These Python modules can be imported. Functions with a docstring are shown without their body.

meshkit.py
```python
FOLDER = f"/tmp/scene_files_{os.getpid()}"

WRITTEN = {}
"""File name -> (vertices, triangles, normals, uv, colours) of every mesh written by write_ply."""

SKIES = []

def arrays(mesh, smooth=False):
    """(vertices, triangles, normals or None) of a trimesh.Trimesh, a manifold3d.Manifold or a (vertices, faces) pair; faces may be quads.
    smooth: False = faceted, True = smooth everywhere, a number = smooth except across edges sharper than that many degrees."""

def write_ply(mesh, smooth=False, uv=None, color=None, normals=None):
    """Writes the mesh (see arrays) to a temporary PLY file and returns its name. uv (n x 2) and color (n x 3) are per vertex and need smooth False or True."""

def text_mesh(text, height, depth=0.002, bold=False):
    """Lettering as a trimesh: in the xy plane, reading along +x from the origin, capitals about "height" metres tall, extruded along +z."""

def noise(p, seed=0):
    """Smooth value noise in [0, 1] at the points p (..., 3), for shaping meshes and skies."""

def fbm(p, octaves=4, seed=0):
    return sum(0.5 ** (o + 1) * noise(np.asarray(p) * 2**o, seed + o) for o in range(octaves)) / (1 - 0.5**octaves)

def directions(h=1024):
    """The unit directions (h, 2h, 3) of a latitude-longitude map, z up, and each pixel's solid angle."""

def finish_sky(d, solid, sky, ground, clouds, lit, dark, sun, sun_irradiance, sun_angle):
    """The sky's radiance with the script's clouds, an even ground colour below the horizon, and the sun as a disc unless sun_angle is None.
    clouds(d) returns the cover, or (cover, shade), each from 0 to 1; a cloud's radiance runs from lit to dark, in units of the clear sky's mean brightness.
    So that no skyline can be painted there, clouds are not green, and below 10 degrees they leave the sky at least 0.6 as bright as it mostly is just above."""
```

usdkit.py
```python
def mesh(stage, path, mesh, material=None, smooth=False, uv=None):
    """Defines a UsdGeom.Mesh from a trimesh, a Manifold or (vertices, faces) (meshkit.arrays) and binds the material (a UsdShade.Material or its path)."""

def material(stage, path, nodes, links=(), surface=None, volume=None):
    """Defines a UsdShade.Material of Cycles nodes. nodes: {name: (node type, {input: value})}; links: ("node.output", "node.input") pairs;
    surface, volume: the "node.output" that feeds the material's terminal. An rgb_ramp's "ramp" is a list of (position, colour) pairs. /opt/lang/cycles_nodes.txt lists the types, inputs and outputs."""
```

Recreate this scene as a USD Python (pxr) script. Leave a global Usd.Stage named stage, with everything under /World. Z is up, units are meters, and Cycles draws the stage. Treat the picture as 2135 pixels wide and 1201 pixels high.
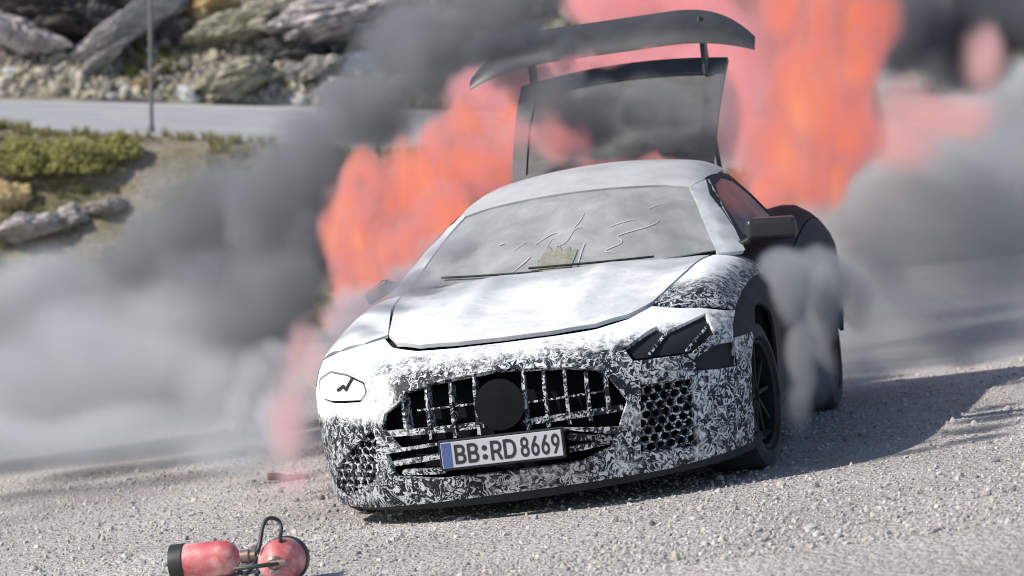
import math, random
import numpy as np, trimesh, shapely
import manifold3d as m3
import meshkit, usdkit
from meshkit import fbm, noise
from scipy.interpolate import PchipInterpolator
from scipy.spatial import Delaunay
from scipy.spatial.transform import Rotation as Rot
from shapely.geometry import Polygon, Point, LineString, box as sbox
from pxr import Usd, UsdGeom, UsdLux, UsdShade, Gf, Sdf, Vt

stage = Usd.Stage.CreateInMemory()
UsdGeom.SetStageUpAxis(stage, "Z"); UsdGeom.SetStageMetersPerUnit(stage, 1.0)
UsdGeom.Xform.Define(stage, "/World"); UsdGeom.Scope.Define(stage, "/World/Looks")
rng = np.random.default_rng(7); random.seed(7)

# ------------------------------------------------------------------ camera, sky, sun, exposure
FPX, W0, H0 = 6071.5, 2135.0, 1201.0
CAMZ, PITCH = 2.0, -5.0
cam = UsdGeom.Camera.Define(stage, "/World/Camera")
cam.CreateHorizontalApertureAttr(36.0); cam.CreateVerticalApertureAttr(36.0 * 576 / 1024)
cam.CreateFocalLengthAttr(36.0 * FPX / W0); cam.CreateClippingRangeAttr(Gf.Vec2f(0.1, 2000))
cam.CreateExposureAttr(0.5)
cam.AddTranslateOp().Set(Gf.Vec3d(0, 0, CAMZ)); cam.AddRotateXOp().Set(90.0 + PITCH)
cam.CreateFStopAttr(3.4); cam.CreateFocusDistanceAttr(12.0)
SUNV = np.array([-0.85, -0.30, 0.70]); SUNV /= np.linalg.norm(SUNV)
SUN_EL, SUN_ROT = math.asin(SUNV[2]), math.atan2(SUNV[0], SUNV[1])
sky_mat = usdkit.material(stage, "/World/Looks/sky_look", {
    "s": ("sky_texture", {"sky_type": "single_scattering", "sun_disc": False, "sun_elevation": SUN_EL, "sun_rotation": SUN_ROT}),
    "b": ("background_shader", {"strength": 0.10})}, [("s.color", "b.color")], surface="b.background")
dome = UsdLux.DomeLight.Define(stage, "/World/sky")
UsdShade.MaterialBindingAPI.Apply(dome.GetPrim()).Bind(sky_mat)
dome.GetPrim().SetCustomDataByKey("kind", "structure")
dome.GetPrim().SetCustomDataByKey("label", "bright clear daylight sky above the mountain roadside")
sun = UsdLux.DistantLight.Define(stage, "/World/sun")
sun.CreateIntensityAttr(1.05); sun.CreateAngleAttr(0.5); sun.CreateColorAttr(Gf.Vec3f(1.0, 0.955, 0.89)); sun.CreateNormalizeAttr(True)
zz = SUNV; xx = np.cross([0, 0, 1], zz); xx /= np.linalg.norm(xx); yy = np.cross(zz, xx)
sun.AddTransformOp().Set(Gf.Matrix4d(*xx, 0, *yy, 0, *zz, 0, 0, 0, 0, 1))

# ------------------------------------------------------------------ helpers
_RX = Rot.from_euler("x", PITCH, degrees=True).as_matrix()
def ray(u, v):
    return _RX @ np.array([(u - W0 / 2) / FPX, 1.0, -(v - H0 / 2) / FPX])
def at(u, v, d):                                       # a point of the place: its bearing, at its distance d along y
    r = ray(u, v); return np.array([0, 0, CAMZ]) + r * d / r[1]
used = {}
def numbered(name, parent="/World"):
    k = (parent, name); n = used.get(k, -1) + 1; used[k] = n
    return name if n == 0 else f"{name}_{n:03d}"
def tag(prim, label=None, cat=None, group=None, kind=None):
    for k, v in (("label", label), ("category", cat), ("group", group), ("kind", kind)):
        if v: prim.SetCustomDataByKey(k, v)
    return prim
def thing(name, label, cat, M=None, group=None, kind=None):
    x = UsdGeom.Xform.Define(stage, "/World/" + numbered(name))
    if M is not None: x.AddTransformOp().Set(Gf.Matrix4d(*np.asarray(M, float).T.ravel()))
    return tag(x.GetPrim(), label, cat, group, kind)
def obj(name, mesh, mat, parent=None, smooth=False):
    p = "/World" if parent is None else str(parent.GetPath())
    return usdkit.mesh(stage, f"{p}/{numbered(name, p)}", mesh, mat, smooth).GetPrim()
def cat_(ms): return trimesh.util.concatenate([to_tm(m) for m in ms])
def to_tm(m):
    if isinstance(m, trimesh.Trimesh): return m
    v, f, _ = meshkit.arrays(m); return trimesh.Trimesh(v, f, process=False)
def mat4(R=np.eye(3), t=(0, 0, 0)):
    M = np.eye(4); M[:3, :3] = R; M[:3, 3] = t; return M
def tube(pts, r, sides=8, caps=True):
    p = np.asarray(pts, float); n = len(p); r = np.broadcast_to(r, (n,))
    t = np.gradient(p, axis=0); t /= np.linalg.norm(t, axis=1, keepdims=True) + 1e-12
    a = np.cross(t[0], [0.13, 0.2, 0.97]); a /= np.linalg.norm(a); A = []
    for i in range(n):
        a = a - t[i] * (a @ t[i]); a /= np.linalg.norm(a); A.append(a)
    A = np.array(A); B = np.cross(t, A); g = np.arange(sides) * 2 * np.pi / sides
    v = p[:, None] + r[:, None, None] * (np.cos(g)[None, :, None] * A[:, None] + np.sin(g)[None, :, None] * B[:, None])
    f = []
    for i in range(n - 1):
        for j in range(sides):
            k = (j + 1) % sides
            f += [[i*sides+j, i*sides+k, (i+1)*sides+k], [i*sides+j, (i+1)*sides+k, (i+1)*sides+j]]
    v = v.reshape(-1, 3)
    if caps:
        v = np.vstack([v, p[:1], p[-1:]]); c0, c1 = n * sides, n * sides + 1
        for j in range(sides):
            k = (j + 1) % sides; f += [[c0, k, j], [c1, (n-1)*sides+j, (n-1)*sides+k]]
    return trimesh.Trimesh(v, f, process=False)
def rbox(size, r, c=(0, 0, 0), R=None, seg=8):
    h = np.array(size) / 2 - r
    s = m3.Manifold.sphere(r, seg)
    m = to_tm(m3.Manifold.batch_hull([s.translate((sx*h[0], sy*h[1], sz*h[2])) for sx in (-1, 1) for sy in (-1, 1) for sz in (-1, 1)]))
    if R is not None: m.apply_transform(mat4(R))
    m.apply_translation(c); return m
def revolve(profile, sections=32):                      # (radius, height) about z
    return trimesh.creation.revolve(np.array(profile, float), sections=sections)

LK = "/World/Looks/"
def mat(name, nodes, links, surface="p.BSDF", volume=None):
    return usdkit.material(stage, LK + name, nodes, links, surface=surface, volume=volume)
def plain(name, col, rough=0.6, metallic=0.0, spec=0.5, var=0.25, scale=6.0, bump=0.0, bscale=60.0):
    c = np.array(col)
    nodes = {"tc": ("texture_coordinate", {}), "n": ("noise_texture", {"scale": scale, "detail": 5.0, "roughness": 0.65}),
             "r": ("rgb_ramp", {"ramp": [(0.3, tuple(c * (1 - var))), (0.7, tuple(np.minimum(c * (1 + var), 1)))]}),
             "p": ("principled_bsdf", {"roughness": rough, "metallic": metallic, "specular_ior_level": spec})}
    links = [("tc.object", "n.vector"), ("n.fac", "r.fac"), ("r.color", "p.base_color")]
    if bump:
        nodes["n2"] = ("noise_texture", {"scale": bscale, "detail": 4.0}); nodes["b"] = ("bump", {"strength": 0.6, "distance": bump})
        links += [("tc.object", "n2.vector"), ("n2.fac", "b.height"), ("b.normal", "p.normal")]
    return mat(name, nodes, links)

# ------------------------------------------------------------------ car frame and the lie of the land
CM = np.array([[-0.20901691, 0.96793036, -0.13936555], [-0.97785025, -0.2084722, 0.01866081], [-0.01099148, 0.14017907, 0.99006516]])
CT = np.array([0.51270187, 13.88145628, CAMZ - 2.01062002])
GNC = np.array([-.0437, 0, 1.0]); GNC /= np.linalg.norm(GNC); NRM = CM @ GNC; GT = CT + CM @ np.array([0, 0, -.011])   # burst front tyres: the nose sits lower than the tail
def lot_plane(x, y):
    x = 14 * np.tanh(np.asarray(x, float) / 14)
    return GT[2] - (NRM[0] * (x - GT[0]) + NRM[1] * (np.asarray(y, float) - GT[1])) / NRM[2]
def px_line(x, d, z0, z1):                              # height of a line seen at rows z0 (x px 0) and z1 (x px 600), distance d
    u = np.clip(np.asarray(x, float), -16, 10) * FPX / d + W0 / 2
    v = z0 + (z1 - z0) * u / 600.0
    return at(0, 0, d)[2] * 0 + CAMZ + d * np.tan(np.radians(PITCH) - np.arctan((v - H0 / 2) / FPX))
def road_z(x, y):
    a, b = px_line(x, 40.0, 262, 300), px_line(x, 48.0, 208, 222)
    t = (np.asarray(y, float) - 40.0) / 8.0
    return a + (b - a) * t
def sstep(t): t = np.clip(t, 0, 1); return t * t * (3 - 2 * t)
def terr(x, y):
    x = np.asarray(x, float); y = np.asarray(y, float)
    P = np.stack([x, y, 0 * x], -1)
    lot = lot_plane(x, y) + 0.05 * (fbm(P * 0.6, 3, 3) - 0.5) * sstep(np.abs(y - 14) / 3 - 0.4)
    lot = np.where(y > 30, np.minimum(lot, road_z(x, 40.0) - 0.4 + 0 * x), lot) * sstep((y - 24) / 8) + lot * (1 - sstep((y - 24) / 8))
    w = y + 0.7 * (fbm(P * 0.5, 3, 5) - 0.5)
    e = sstep((w - 35.2) / 4.6)
    bank = lot * (1 - e) + road_z(x, 40.0) * e + 0.30 * (fbm(P * 1.3, 4, 9) - 0.5) * np.clip(4 * e * (1 - e), 0, 1)
    road = road_z(x, np.clip(y, 40, 48))
    dh = np.clip(y - 48.0, 0, None)
    rise = np.minimum(dh * 0.62, 3 + dh * 0.35) * (1 - 0.4 * sstep((dh - 25) / 40))
    st = fbm(np.stack([x * 0.35 + y * 0.1, (x * -0.55 + dh * 1.1) * 1.0, y * 0.3], -1), 5, 11)
    hill = road_z(x, 48.0) - 0.02 + rise + (st - 0.45) * 1.3 * sstep(dh / 3.0) * (1 + sstep(dh / 20) * 2.5)
    return np.where(y < 40, bank, np.where(y <= 48, road, hill))

def sheet(xs, ys, fn, dz=0.0):
    X, Y = np.meshgrid(xs, ys); Z = fn(X, Y) + dz
    v = np.stack([X, Y, Z], -1).reshape(-1, 3); n, m = len(ys), len(xs)
    i, j = np.meshgrid(np.arange(n - 1), np.arange(m - 1), indexing="ij"); a = (i * m + j).ravel()
    f = np.vstack([np.stack([a, a + 1, a + m + 1], -1), np.stack([a, a + m + 1, a + m], -1)])
    return trimesh.Trimesh(v, f, process=False)
def spaced(a, b, fine0, fine1, h, H=6.0):
    o = [np.arange(fine0, fine1, h)]
    s, x = h, fine0
    left = []
    while x > a: s = min(s * 1.35, H); x -= s; left.append(max(x, a))
    s, x = h, fine1; right = [fine1]
    while x < b: s = min(s * 1.35, H); x += s; right.append(min(x, b))
    return np.unique(np.concatenate([left[::-1], o[0], right]))

PWC = np.array([-1.15, 11.75, 0.0]); PWC[2] = lot_plane(PWC[0], PWC[1])
gravel_mat = mat("gravel_ground", {
    "g": ("geometry", {}), "n1": ("noise_texture", {"scale": 0.9, "detail": 6.0, "roughness": 0.6}), "v": ("voronoi_texture", {"scale": 34.0}), "v2": ("voronoi_texture", {"scale": 85.0}),
    "n2": ("noise_texture", {"scale": 22.0, "detail": 8.0, "roughness": 0.75}),
    "r1": ("rgb_ramp", {"ramp": [(0.3, (0.34, 0.312, 0.305)), (0.5, (0.425, 0.41, 0.395)), (0.7, (0.49, 0.475, 0.455))]}),
    "r2": ("rgb_ramp", {"ramp": [(0.28, (0.55, 0.54, 0.53)), (0.5, (1, 0.98, 0.97)), (0.75, (1.0, 1.0, 1.0))]}),
    "rv": ("rgb_ramp", {"ramp": [(0.0, (0.78, 0.77, 0.8)), (0.5, (0.95, 0.93, 0.92)), (1.0, (1.0, 0.97, 0.92))]}),
    "pd": ("vector_math", {"math_type": "subtract", "vector2": tuple(PWC)}), "pv": ("vector_math", {"math_type": "divide", "vector2": (1.3, .55, 2.0)}), "pl": ("vector_math", {"math_type": "length"}), "pm": ("map_range", {"from_min": 1.0, "from_max": 0.2, "to_min": 0.0, "to_max": 0.7, "clamp": True}), "pn": ("noise_texture", {"scale": 4.5, "detail": 7.0, "roughness": 0.7}), "pa": ("math", {"math_type": "multiply_add", "value2": 2.2, "value3": -0.55, "use_clamp": True}), "pf": ("math", {"math_type": "multiply"}), "m3": ("mix", {"mix_type": "mix", "color2": (0.60, 0.60, 0.60)}), "m1": ("mix", {"mix_type": "multiply", "fac": 0.9}), "m2": ("mix", {"mix_type": "multiply", "fac": 1.0}),
    "h": ("math", {"math_type": "multiply_add", "value2": 0.6}), "b": ("bump", {"strength": 1.0, "distance": 0.014, "invert": True}), "p": ("principled_bsdf", {"roughness": 0.95, "specular_ior_level": 0.15})},
    [("g.position", "n1.vector"), ("g.position", "v.vector"), ("g.position", "v2.vector"), ("g.position", "n2.vector"), ("n1.fac", "r1.fac"), ("n2.fac", "r2.fac"), ("v.color", "rv.fac"),
     ("r1.color", "m1.color1"), ("r2.color", "m1.color2"), ("m1.color", "m2.color1"), ("rv.color", "m2.color2"), ("g.position", "pd.vector1"), ("pd.vector", "pv.vector1"), ("pv.vector", "pl.vector1"), ("pl.value", "pm.value"), ("g.position", "pn.vector"), ("pn.fac", "pa.value1"), ("pm.result", "pf.value1"), ("pa.value", "pf.value2"), ("pf.value", "m3.fac"), ("m2.color", "m3.color1"), ("m3.color", "p.base_color"),
     ("v2.distance", "h.value1"), ("v.distance", "h.value3"), ("h.value", "b.height"), ("b.normal", "p.normal")])
bank_mat = mat("bank_soil", {
    "g": ("geometry", {}), "n1": ("noise_texture", {"scale": 1.6, "detail": 7.0, "roughness": 0.65}), "n2": ("noise_texture", {"scale": 14.0, "detail": 6.0, "roughness": 0.7}),
    "r1": ("rgb_ramp", {"ramp": [(0.36, (0.20, 0.19, 0.10)), (0.5, (0.33, 0.28, 0.20)), (0.64, (0.40, 0.36, 0.31))]}),
    "r2": ("rgb_ramp", {"ramp": [(0.3, (0.5, 0.5, 0.5)), (0.6, (1, 1, 1))]}), "m": ("mix", {"mix_type": "multiply", "fac": 1.0}),
    "b": ("bump", {"strength": 1.0, "distance": 0.08}), "p": ("principled_bsdf", {"roughness": 0.95, "specular_ior_level": 0.1})},
    [("g.position", "n1.vector"), ("g.position", "n2.vector"), ("n1.fac", "r1.fac"), ("n2.fac", "r2.fac"), ("r1.color", "m.color1"), ("r2.color", "m.color2"), ("m.color", "p.base_color"), ("n2.fac", "b.height"), ("b.normal", "p.normal")])
road_mat = mat("grey_asphalt", {
    "g": ("geometry", {}), "n1": ("noise_texture", {"scale": 1.1, "detail": 6.0}), "n2": ("noise_texture", {"scale": 60.0, "detail": 4.0}),
    "r1": ("rgb_ramp", {"ramp": [(0.3, (0.30, 0.295, 0.31)), (0.7, (0.37, 0.36, 0.37))]}), "b": ("bump", {"strength": 0.4, "distance": 0.01}), "p": ("principled_bsdf", {"roughness": 0.9, "specular_ior_level": 0.25})},
    [("g.position", "n1.vector"), ("g.position", "n2.vector"), ("n1.fac", "r1.fac"), ("r1.color", "p.base_color"), ("n2.fac", "b.height"), ("b.normal", "p.normal")])
hill_mat = mat("hillside_rock_and_scree", {
    "g": ("geometry", {}), "mp": ("mapping", {"rotation": (0.0, 0.6, 0.3), "scale": (0.5, 0.8, 2.4)}), "n1": ("noise_texture", {"scale": 0.9, "detail": 8.0, "roughness": 0.65}),
    "n2": ("noise_texture", {"scale": 7.0, "detail": 8.0, "roughness": 0.7}), "v": ("voronoi_texture", {"scale": 7.0}),
    "r1": ("rgb_ramp", {"ramp": [(0.34, (0.10, 0.085, 0.075)), (0.44, (0.24, 0.21, 0.19)), (0.5, (0.33, 0.31, 0.24)), (0.56, (0.38, 0.33, 0.26)), (0.66, (0.36, 0.33, 0.33))]}),
    "r2": ("rgb_ramp", {"ramp": [(0.3, (0.45, 0.45, 0.45)), (0.55, (1, 1, 1)), (0.8, (1.0, 1.0, 1.0))]}), "m": ("mix", {"mix_type": "multiply", "fac": 1.0}),
    "b": ("bump", {"strength": 1.0, "distance": 0.15}), "p": ("principled_bsdf", {"roughness": 0.95, "specular_ior_level": 0.15})},
    [("g.position", "mp.vector"), ("mp.vector", "n1.vector"), ("g.position", "n2.vector"), ("g.position", "v.vector"), ("n1.fac", "r1.fac"), ("n2.fac", "r2.fac"), ("r1.color", "m.color1"), ("r2.color", "m.color2"), ("m.color", "p.base_color"), ("n2.fac", "b.height"), ("b.normal", "p.normal")])

XS = spaced(-150, 150, -11, 11, 0.16)
ylot = np.unique(np.concatenate([spaced(-80, 20, 9.5, 20, 0.12), np.arange(20, 34.0, 0.3), [34.0]]))
obj_ = lambda n, m, t: tag(obj(n, m, t, smooth=True), kind="structure")
tag(obj_("gravel_lot", sheet(XS, ylot, terr), gravel_mat), "pale grey gravel lot under the burning car")
tag(obj_("embankment", sheet(XS, np.linspace(34, 40, 50), terr), bank_mat), "grassy earth embankment below the road")
tag(obj_("road", sheet(XS, np.linspace(40, 48, 9), terr), road_mat), "grey asphalt mountain road above the lot")
tag(obj_("hillside", sheet(XS, np.unique(np.concatenate([np.arange(48, 58, 0.14), spaced(48, 260, 58, 59, 0.2)])), terr), hill_mat), "rocky hillside rising behind the road")
white_line = plain("road_line_white", (0.62, 0.62, 0.60), 0.8, var=0.15)
tag(obj("road_edge_line", sheet(XS, np.linspace(47.3, 47.5, 3), terr, 0.004), white_line), kind="structure")

# ------------------------------------------------------------------ the car: an implicit body that panels are projected on
def itp(x, xs, ys):
    xs = np.array(xs, float); return PchipInterpolator(xs, np.array(ys, float))(np.clip(x, xs[0], xs[-1]))
def smax(a, b, k):
    h = np.clip(0.5 + 0.5 * (a - b) / k, 0, 1); return b + (a - b) * h + k * h * (1 - h)
def F(y, z):
    y = np.abs(y)
    fc = itp(z, [0, .12, .2, .3, .45, .58, .66, .72, .78, .86, .95], [2.20, 2.25, 2.30, 2.325, 2.335, 2.325, 2.30, 2.25, 2.15, 2.02, 1.80])
    sw = itp(y, [0, .15, .3, .5, .65, .75, .83, .9, .96, 1.02], [0, .008, .03, .10, .185, .265, .36, .48, .64, .9])
    return fc - sw
def Hh(x, y):
    y = np.abs(y)
    zc = itp(x, [-2.5, -2.2, -1.6, -1.0, -.3, .4, .8, 1.0, 1.35, 1.7, 2.0, 2.2, 2.4], [.88, .95, 1.01, 1.0, .965, .965, .975, .965, .925, .875, .82, .765, .69])
    dr = itp(y, [0, .2, .4, .55, .7, .82, .92, 1.02], [0, .003, .012, .028, .045, .075, .13, .22])
    crest = .055 * np.exp(-((y - .76) / .12) ** 2) * np.exp(-((x - 1.40) / .55) ** 2) + .06 * np.exp(-((y - .80) / .14) ** 2) * np.exp(-((x + 1.35) / .6) ** 2)
    dome = .022 * np.exp(-((y - .26) / .07) ** 2) * sstep((2.1 - x) / .4) * sstep((x - .8) / .3)
    return zc - dr + crest + dome
def S(x, z):
    wx = itp(x, [-2.5, -2.3, -2.0, -1.7, -1.35, -1.0, -.6, 0, .5, .9, 1.2, 1.4, 1.7, 2.0, 2.3], [.74, .84, .93, .985, 1.005, .99, .955, .935, .935, .955, .98, .985, .965, .92, .80])
    dz = itp(z, [0, .12, .25, .4, .6, .75, .85, .95, 1.1], [.07, .055, .03, .012, 0, .008, .03, .075, .17])
    return wx - dz
def fbody(p):
    x, y, z = p[..., 0], np.abs(p[..., 1]), p[..., 2]
    a = (x - F(y, z)) * .85; b = (z - Hh(x, y)) * .95; c = y - S(x, z)
    rear = -x - (2.40 - .35 * y ** 2 - .10 * (z - .6) ** 2)
    return smax(smax(smax(smax(a, b, .07), c, .10), rear, .12), .13 - z, .03)
WSX0, WSZ0, WSX1, WSZ1 = 0.90, .955, .12, 1.292
def fgreen(p):
    x, y, z = p[..., 0], np.abs(p[..., 1]), p[..., 2]
    L = math.hypot(WSX0 - WSX1, WSZ1 - WSZ0); nx, nz = (WSZ1 - WSZ0) / L, (WSX0 - WSX1) / L
    w = (x - WSX0 + .42 * y ** 2) * nx + (z - WSZ0) * nz - .035 * np.clip(1 - ((x - .5) / .5) ** 2, 0, 1)
    roof = z - (1.372 - .085 * np.clip(x + .42, 0, 2) ** 2 * 2.1 - .10 * np.clip(-.42 - x, 0, 3) ** 2 * 1.3 - .20 * y ** 2)
    side = (y - (.835 - .82 * (z - .97) - .05 * np.clip(-x - .2, 0, 2) ** 2 - .06 * np.clip(x - .1, 0, 2) ** 2)) * .78
    back = -x - .86
    return smax(smax(smax(w, roof, .05), side, .07), back, .03)
def project(P2, axis, f, start, dist, off=0.0):
    """P2 (n,2): coordinates in the plane across axis 'x','y','z' (sign in start); marches from start inwards until f = off."""
    n = len(P2); base = np.zeros((n, 3)); k = "xyz".index(axis); o = [i for i in range(3) if i != k]
    base[:, o[0]], base[:, o[1]] = P2[:, 0], P2[:, 1]
    sgn = -np.sign(dist); T = np.linspace(0, abs(dist), 90)
    lo = np.zeros(n); hi = np.full(n, abs(dist)); found = np.zeros(n, bool)
    pp = base.copy(); prev = 0.0
    for t in T:
        pp[:, k] = start - np.sign(dist) * t * 1.0
        v = f(pp) - off
        new = (~found) & (v <= 0); hi[new] = t; lo[new] = prev; found |= new; prev = t
    for _ in range(14):
        mid = (lo + hi) / 2; pp[:, k] = start - np.sign(dist) * mid
        ins = f(pp) - off <= 0; hi = np.where(ins, mid, hi); lo = np.where(ins, lo, mid)
    pp[:, k] = start - np.sign(dist) * hi
    return pp
def grad(f, p, e=.004):
    g = np.stack([f(p + d) - f(p - d) for d in np.eye(3) * e], -1); return g / (np.linalg.norm(g, axis=-1, keepdims=True) + 1e-9)
def dens(ring, h):
    c = np.asarray(ring.coords); L = ring.length; n = max(int(L / h), 3)
    pts = [c[0]]
    for a, b in zip(c[:-1], c[1:]):
        m = max(1, int(math.ceil(np.linalg.norm(b - a) / h))); pts += [a + (b - a) * t for t in np.linspace(0, 1, m + 1)[1:]]
    return np.array(pts[:-1])
def tri2d(poly, h):
    rings = [dens(poly.exterior, h * .7)] + [dens(r, h * .7) for r in poly.interiors]
    x0, y0, x1, y1 = poly.bounds
    X, Y = np.meshgrid(np.arange(x0, x1 + h, h), np.arange(y0, y1 + h, h)); Q = np.stack([X + (np.arange(Y.shape[0]) % 2)[:, None] * h / 2, Y], -1).reshape(-1, 2)
    inner = poly.buffer(-h * .45)
    Q = Q[shapely.contains_xy(inner, Q[:, 0], Q[:, 1])] if not inner.is_empty else Q[:0]
    P = np.vstack(rings + [Q]); d = Delaunay(P + 1e-7 * np.random.default_rng(1).standard_normal(P.shape)); c = P[d.simplices].mean(1)
    t = d.simplices[shapely.contains_xy(poly, c[:, 0], c[:, 1])]
    a, b, cc = P[t[:, 0]], P[t[:, 1]], P[t[:, 2]]
    ar = (b[:, 0]-a[:, 0])*(cc[:, 1]-a[:, 1]) - (b[:, 1]-a[:, 1])*(cc[:, 0]-a[:, 0])
    t = np.where((ar < 0)[:, None], t[:, [0, 2, 1]], t); t = t[np.abs(ar) > 1e-9]
    loops, at_ = [], 0
    for r in rings: loops.append(np.arange(at_, at_ + len(r))); at_ += len(r)
    return P, t, loops
def panel(poly, axis, f, start, dist, h=.03, thick=.012, off=0.0, disp=None):
    """A sheet of bodywork: the polygon laid on the surface f = off, with its thickness and turned-in edges."""
    out = []
    for pg in (poly.geoms if hasattr(poly, "geoms") else [poly]):
        if pg.is_empty or pg.area < 1e-5: continue
        P, t, loops = tri2d(pg, h)
        A = project(P, axis, f, start, dist, off); N = grad(f, A)
        if disp is not None: A = A + N * disp(A)[:, None]
        B = A - N * thick; n = len(A)
        nf = np.cross(A[t[:, 1]] - A[t[:, 0]], A[t[:, 2]] - A[t[:, 0]])
        if (nf * N[t[:, 0]]).sum() < 0: t = t[:, ::-1]
        fs = [t, t[:, ::-1] + n]
        for lp in loops:
            nx = np.roll(lp, -1)
            fs += [np.stack([lp, nx, nx + n], -1), np.stack([lp, nx + n, lp + n], -1), ]
        m = trimesh.Trimesh(np.vstack([A, B]), np.vstack(fs), process=False)
        trimesh.repair.fix_normals(m) if len(m.faces) < 4000 else None
        out.append(m)
    return cat_(out) if out else None
XA = ("x", 2.7, -1.6)                                   # from ahead
def front(poly, **k): return panel(poly, "x", k.pop("f", fbody), 2.7, 1.9, **k)
def top(poly, **k): return panel(poly, "z", k.pop("f", fbody), 1.7, 1.3, **k)
def side(poly, s, **k):
    f0 = k.pop("f", fbody)
    return panel(poly, "y", f0, 1.4 * s, 1.2 * s, **k)
def frontpt(P2): return project(np.asarray(P2, float), "x", fbody, 2.7, 1.9)
def toppt(P2, f=fbody): return project(np.asarray(P2, float), "z", f, 1.7, 1.3)

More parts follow.
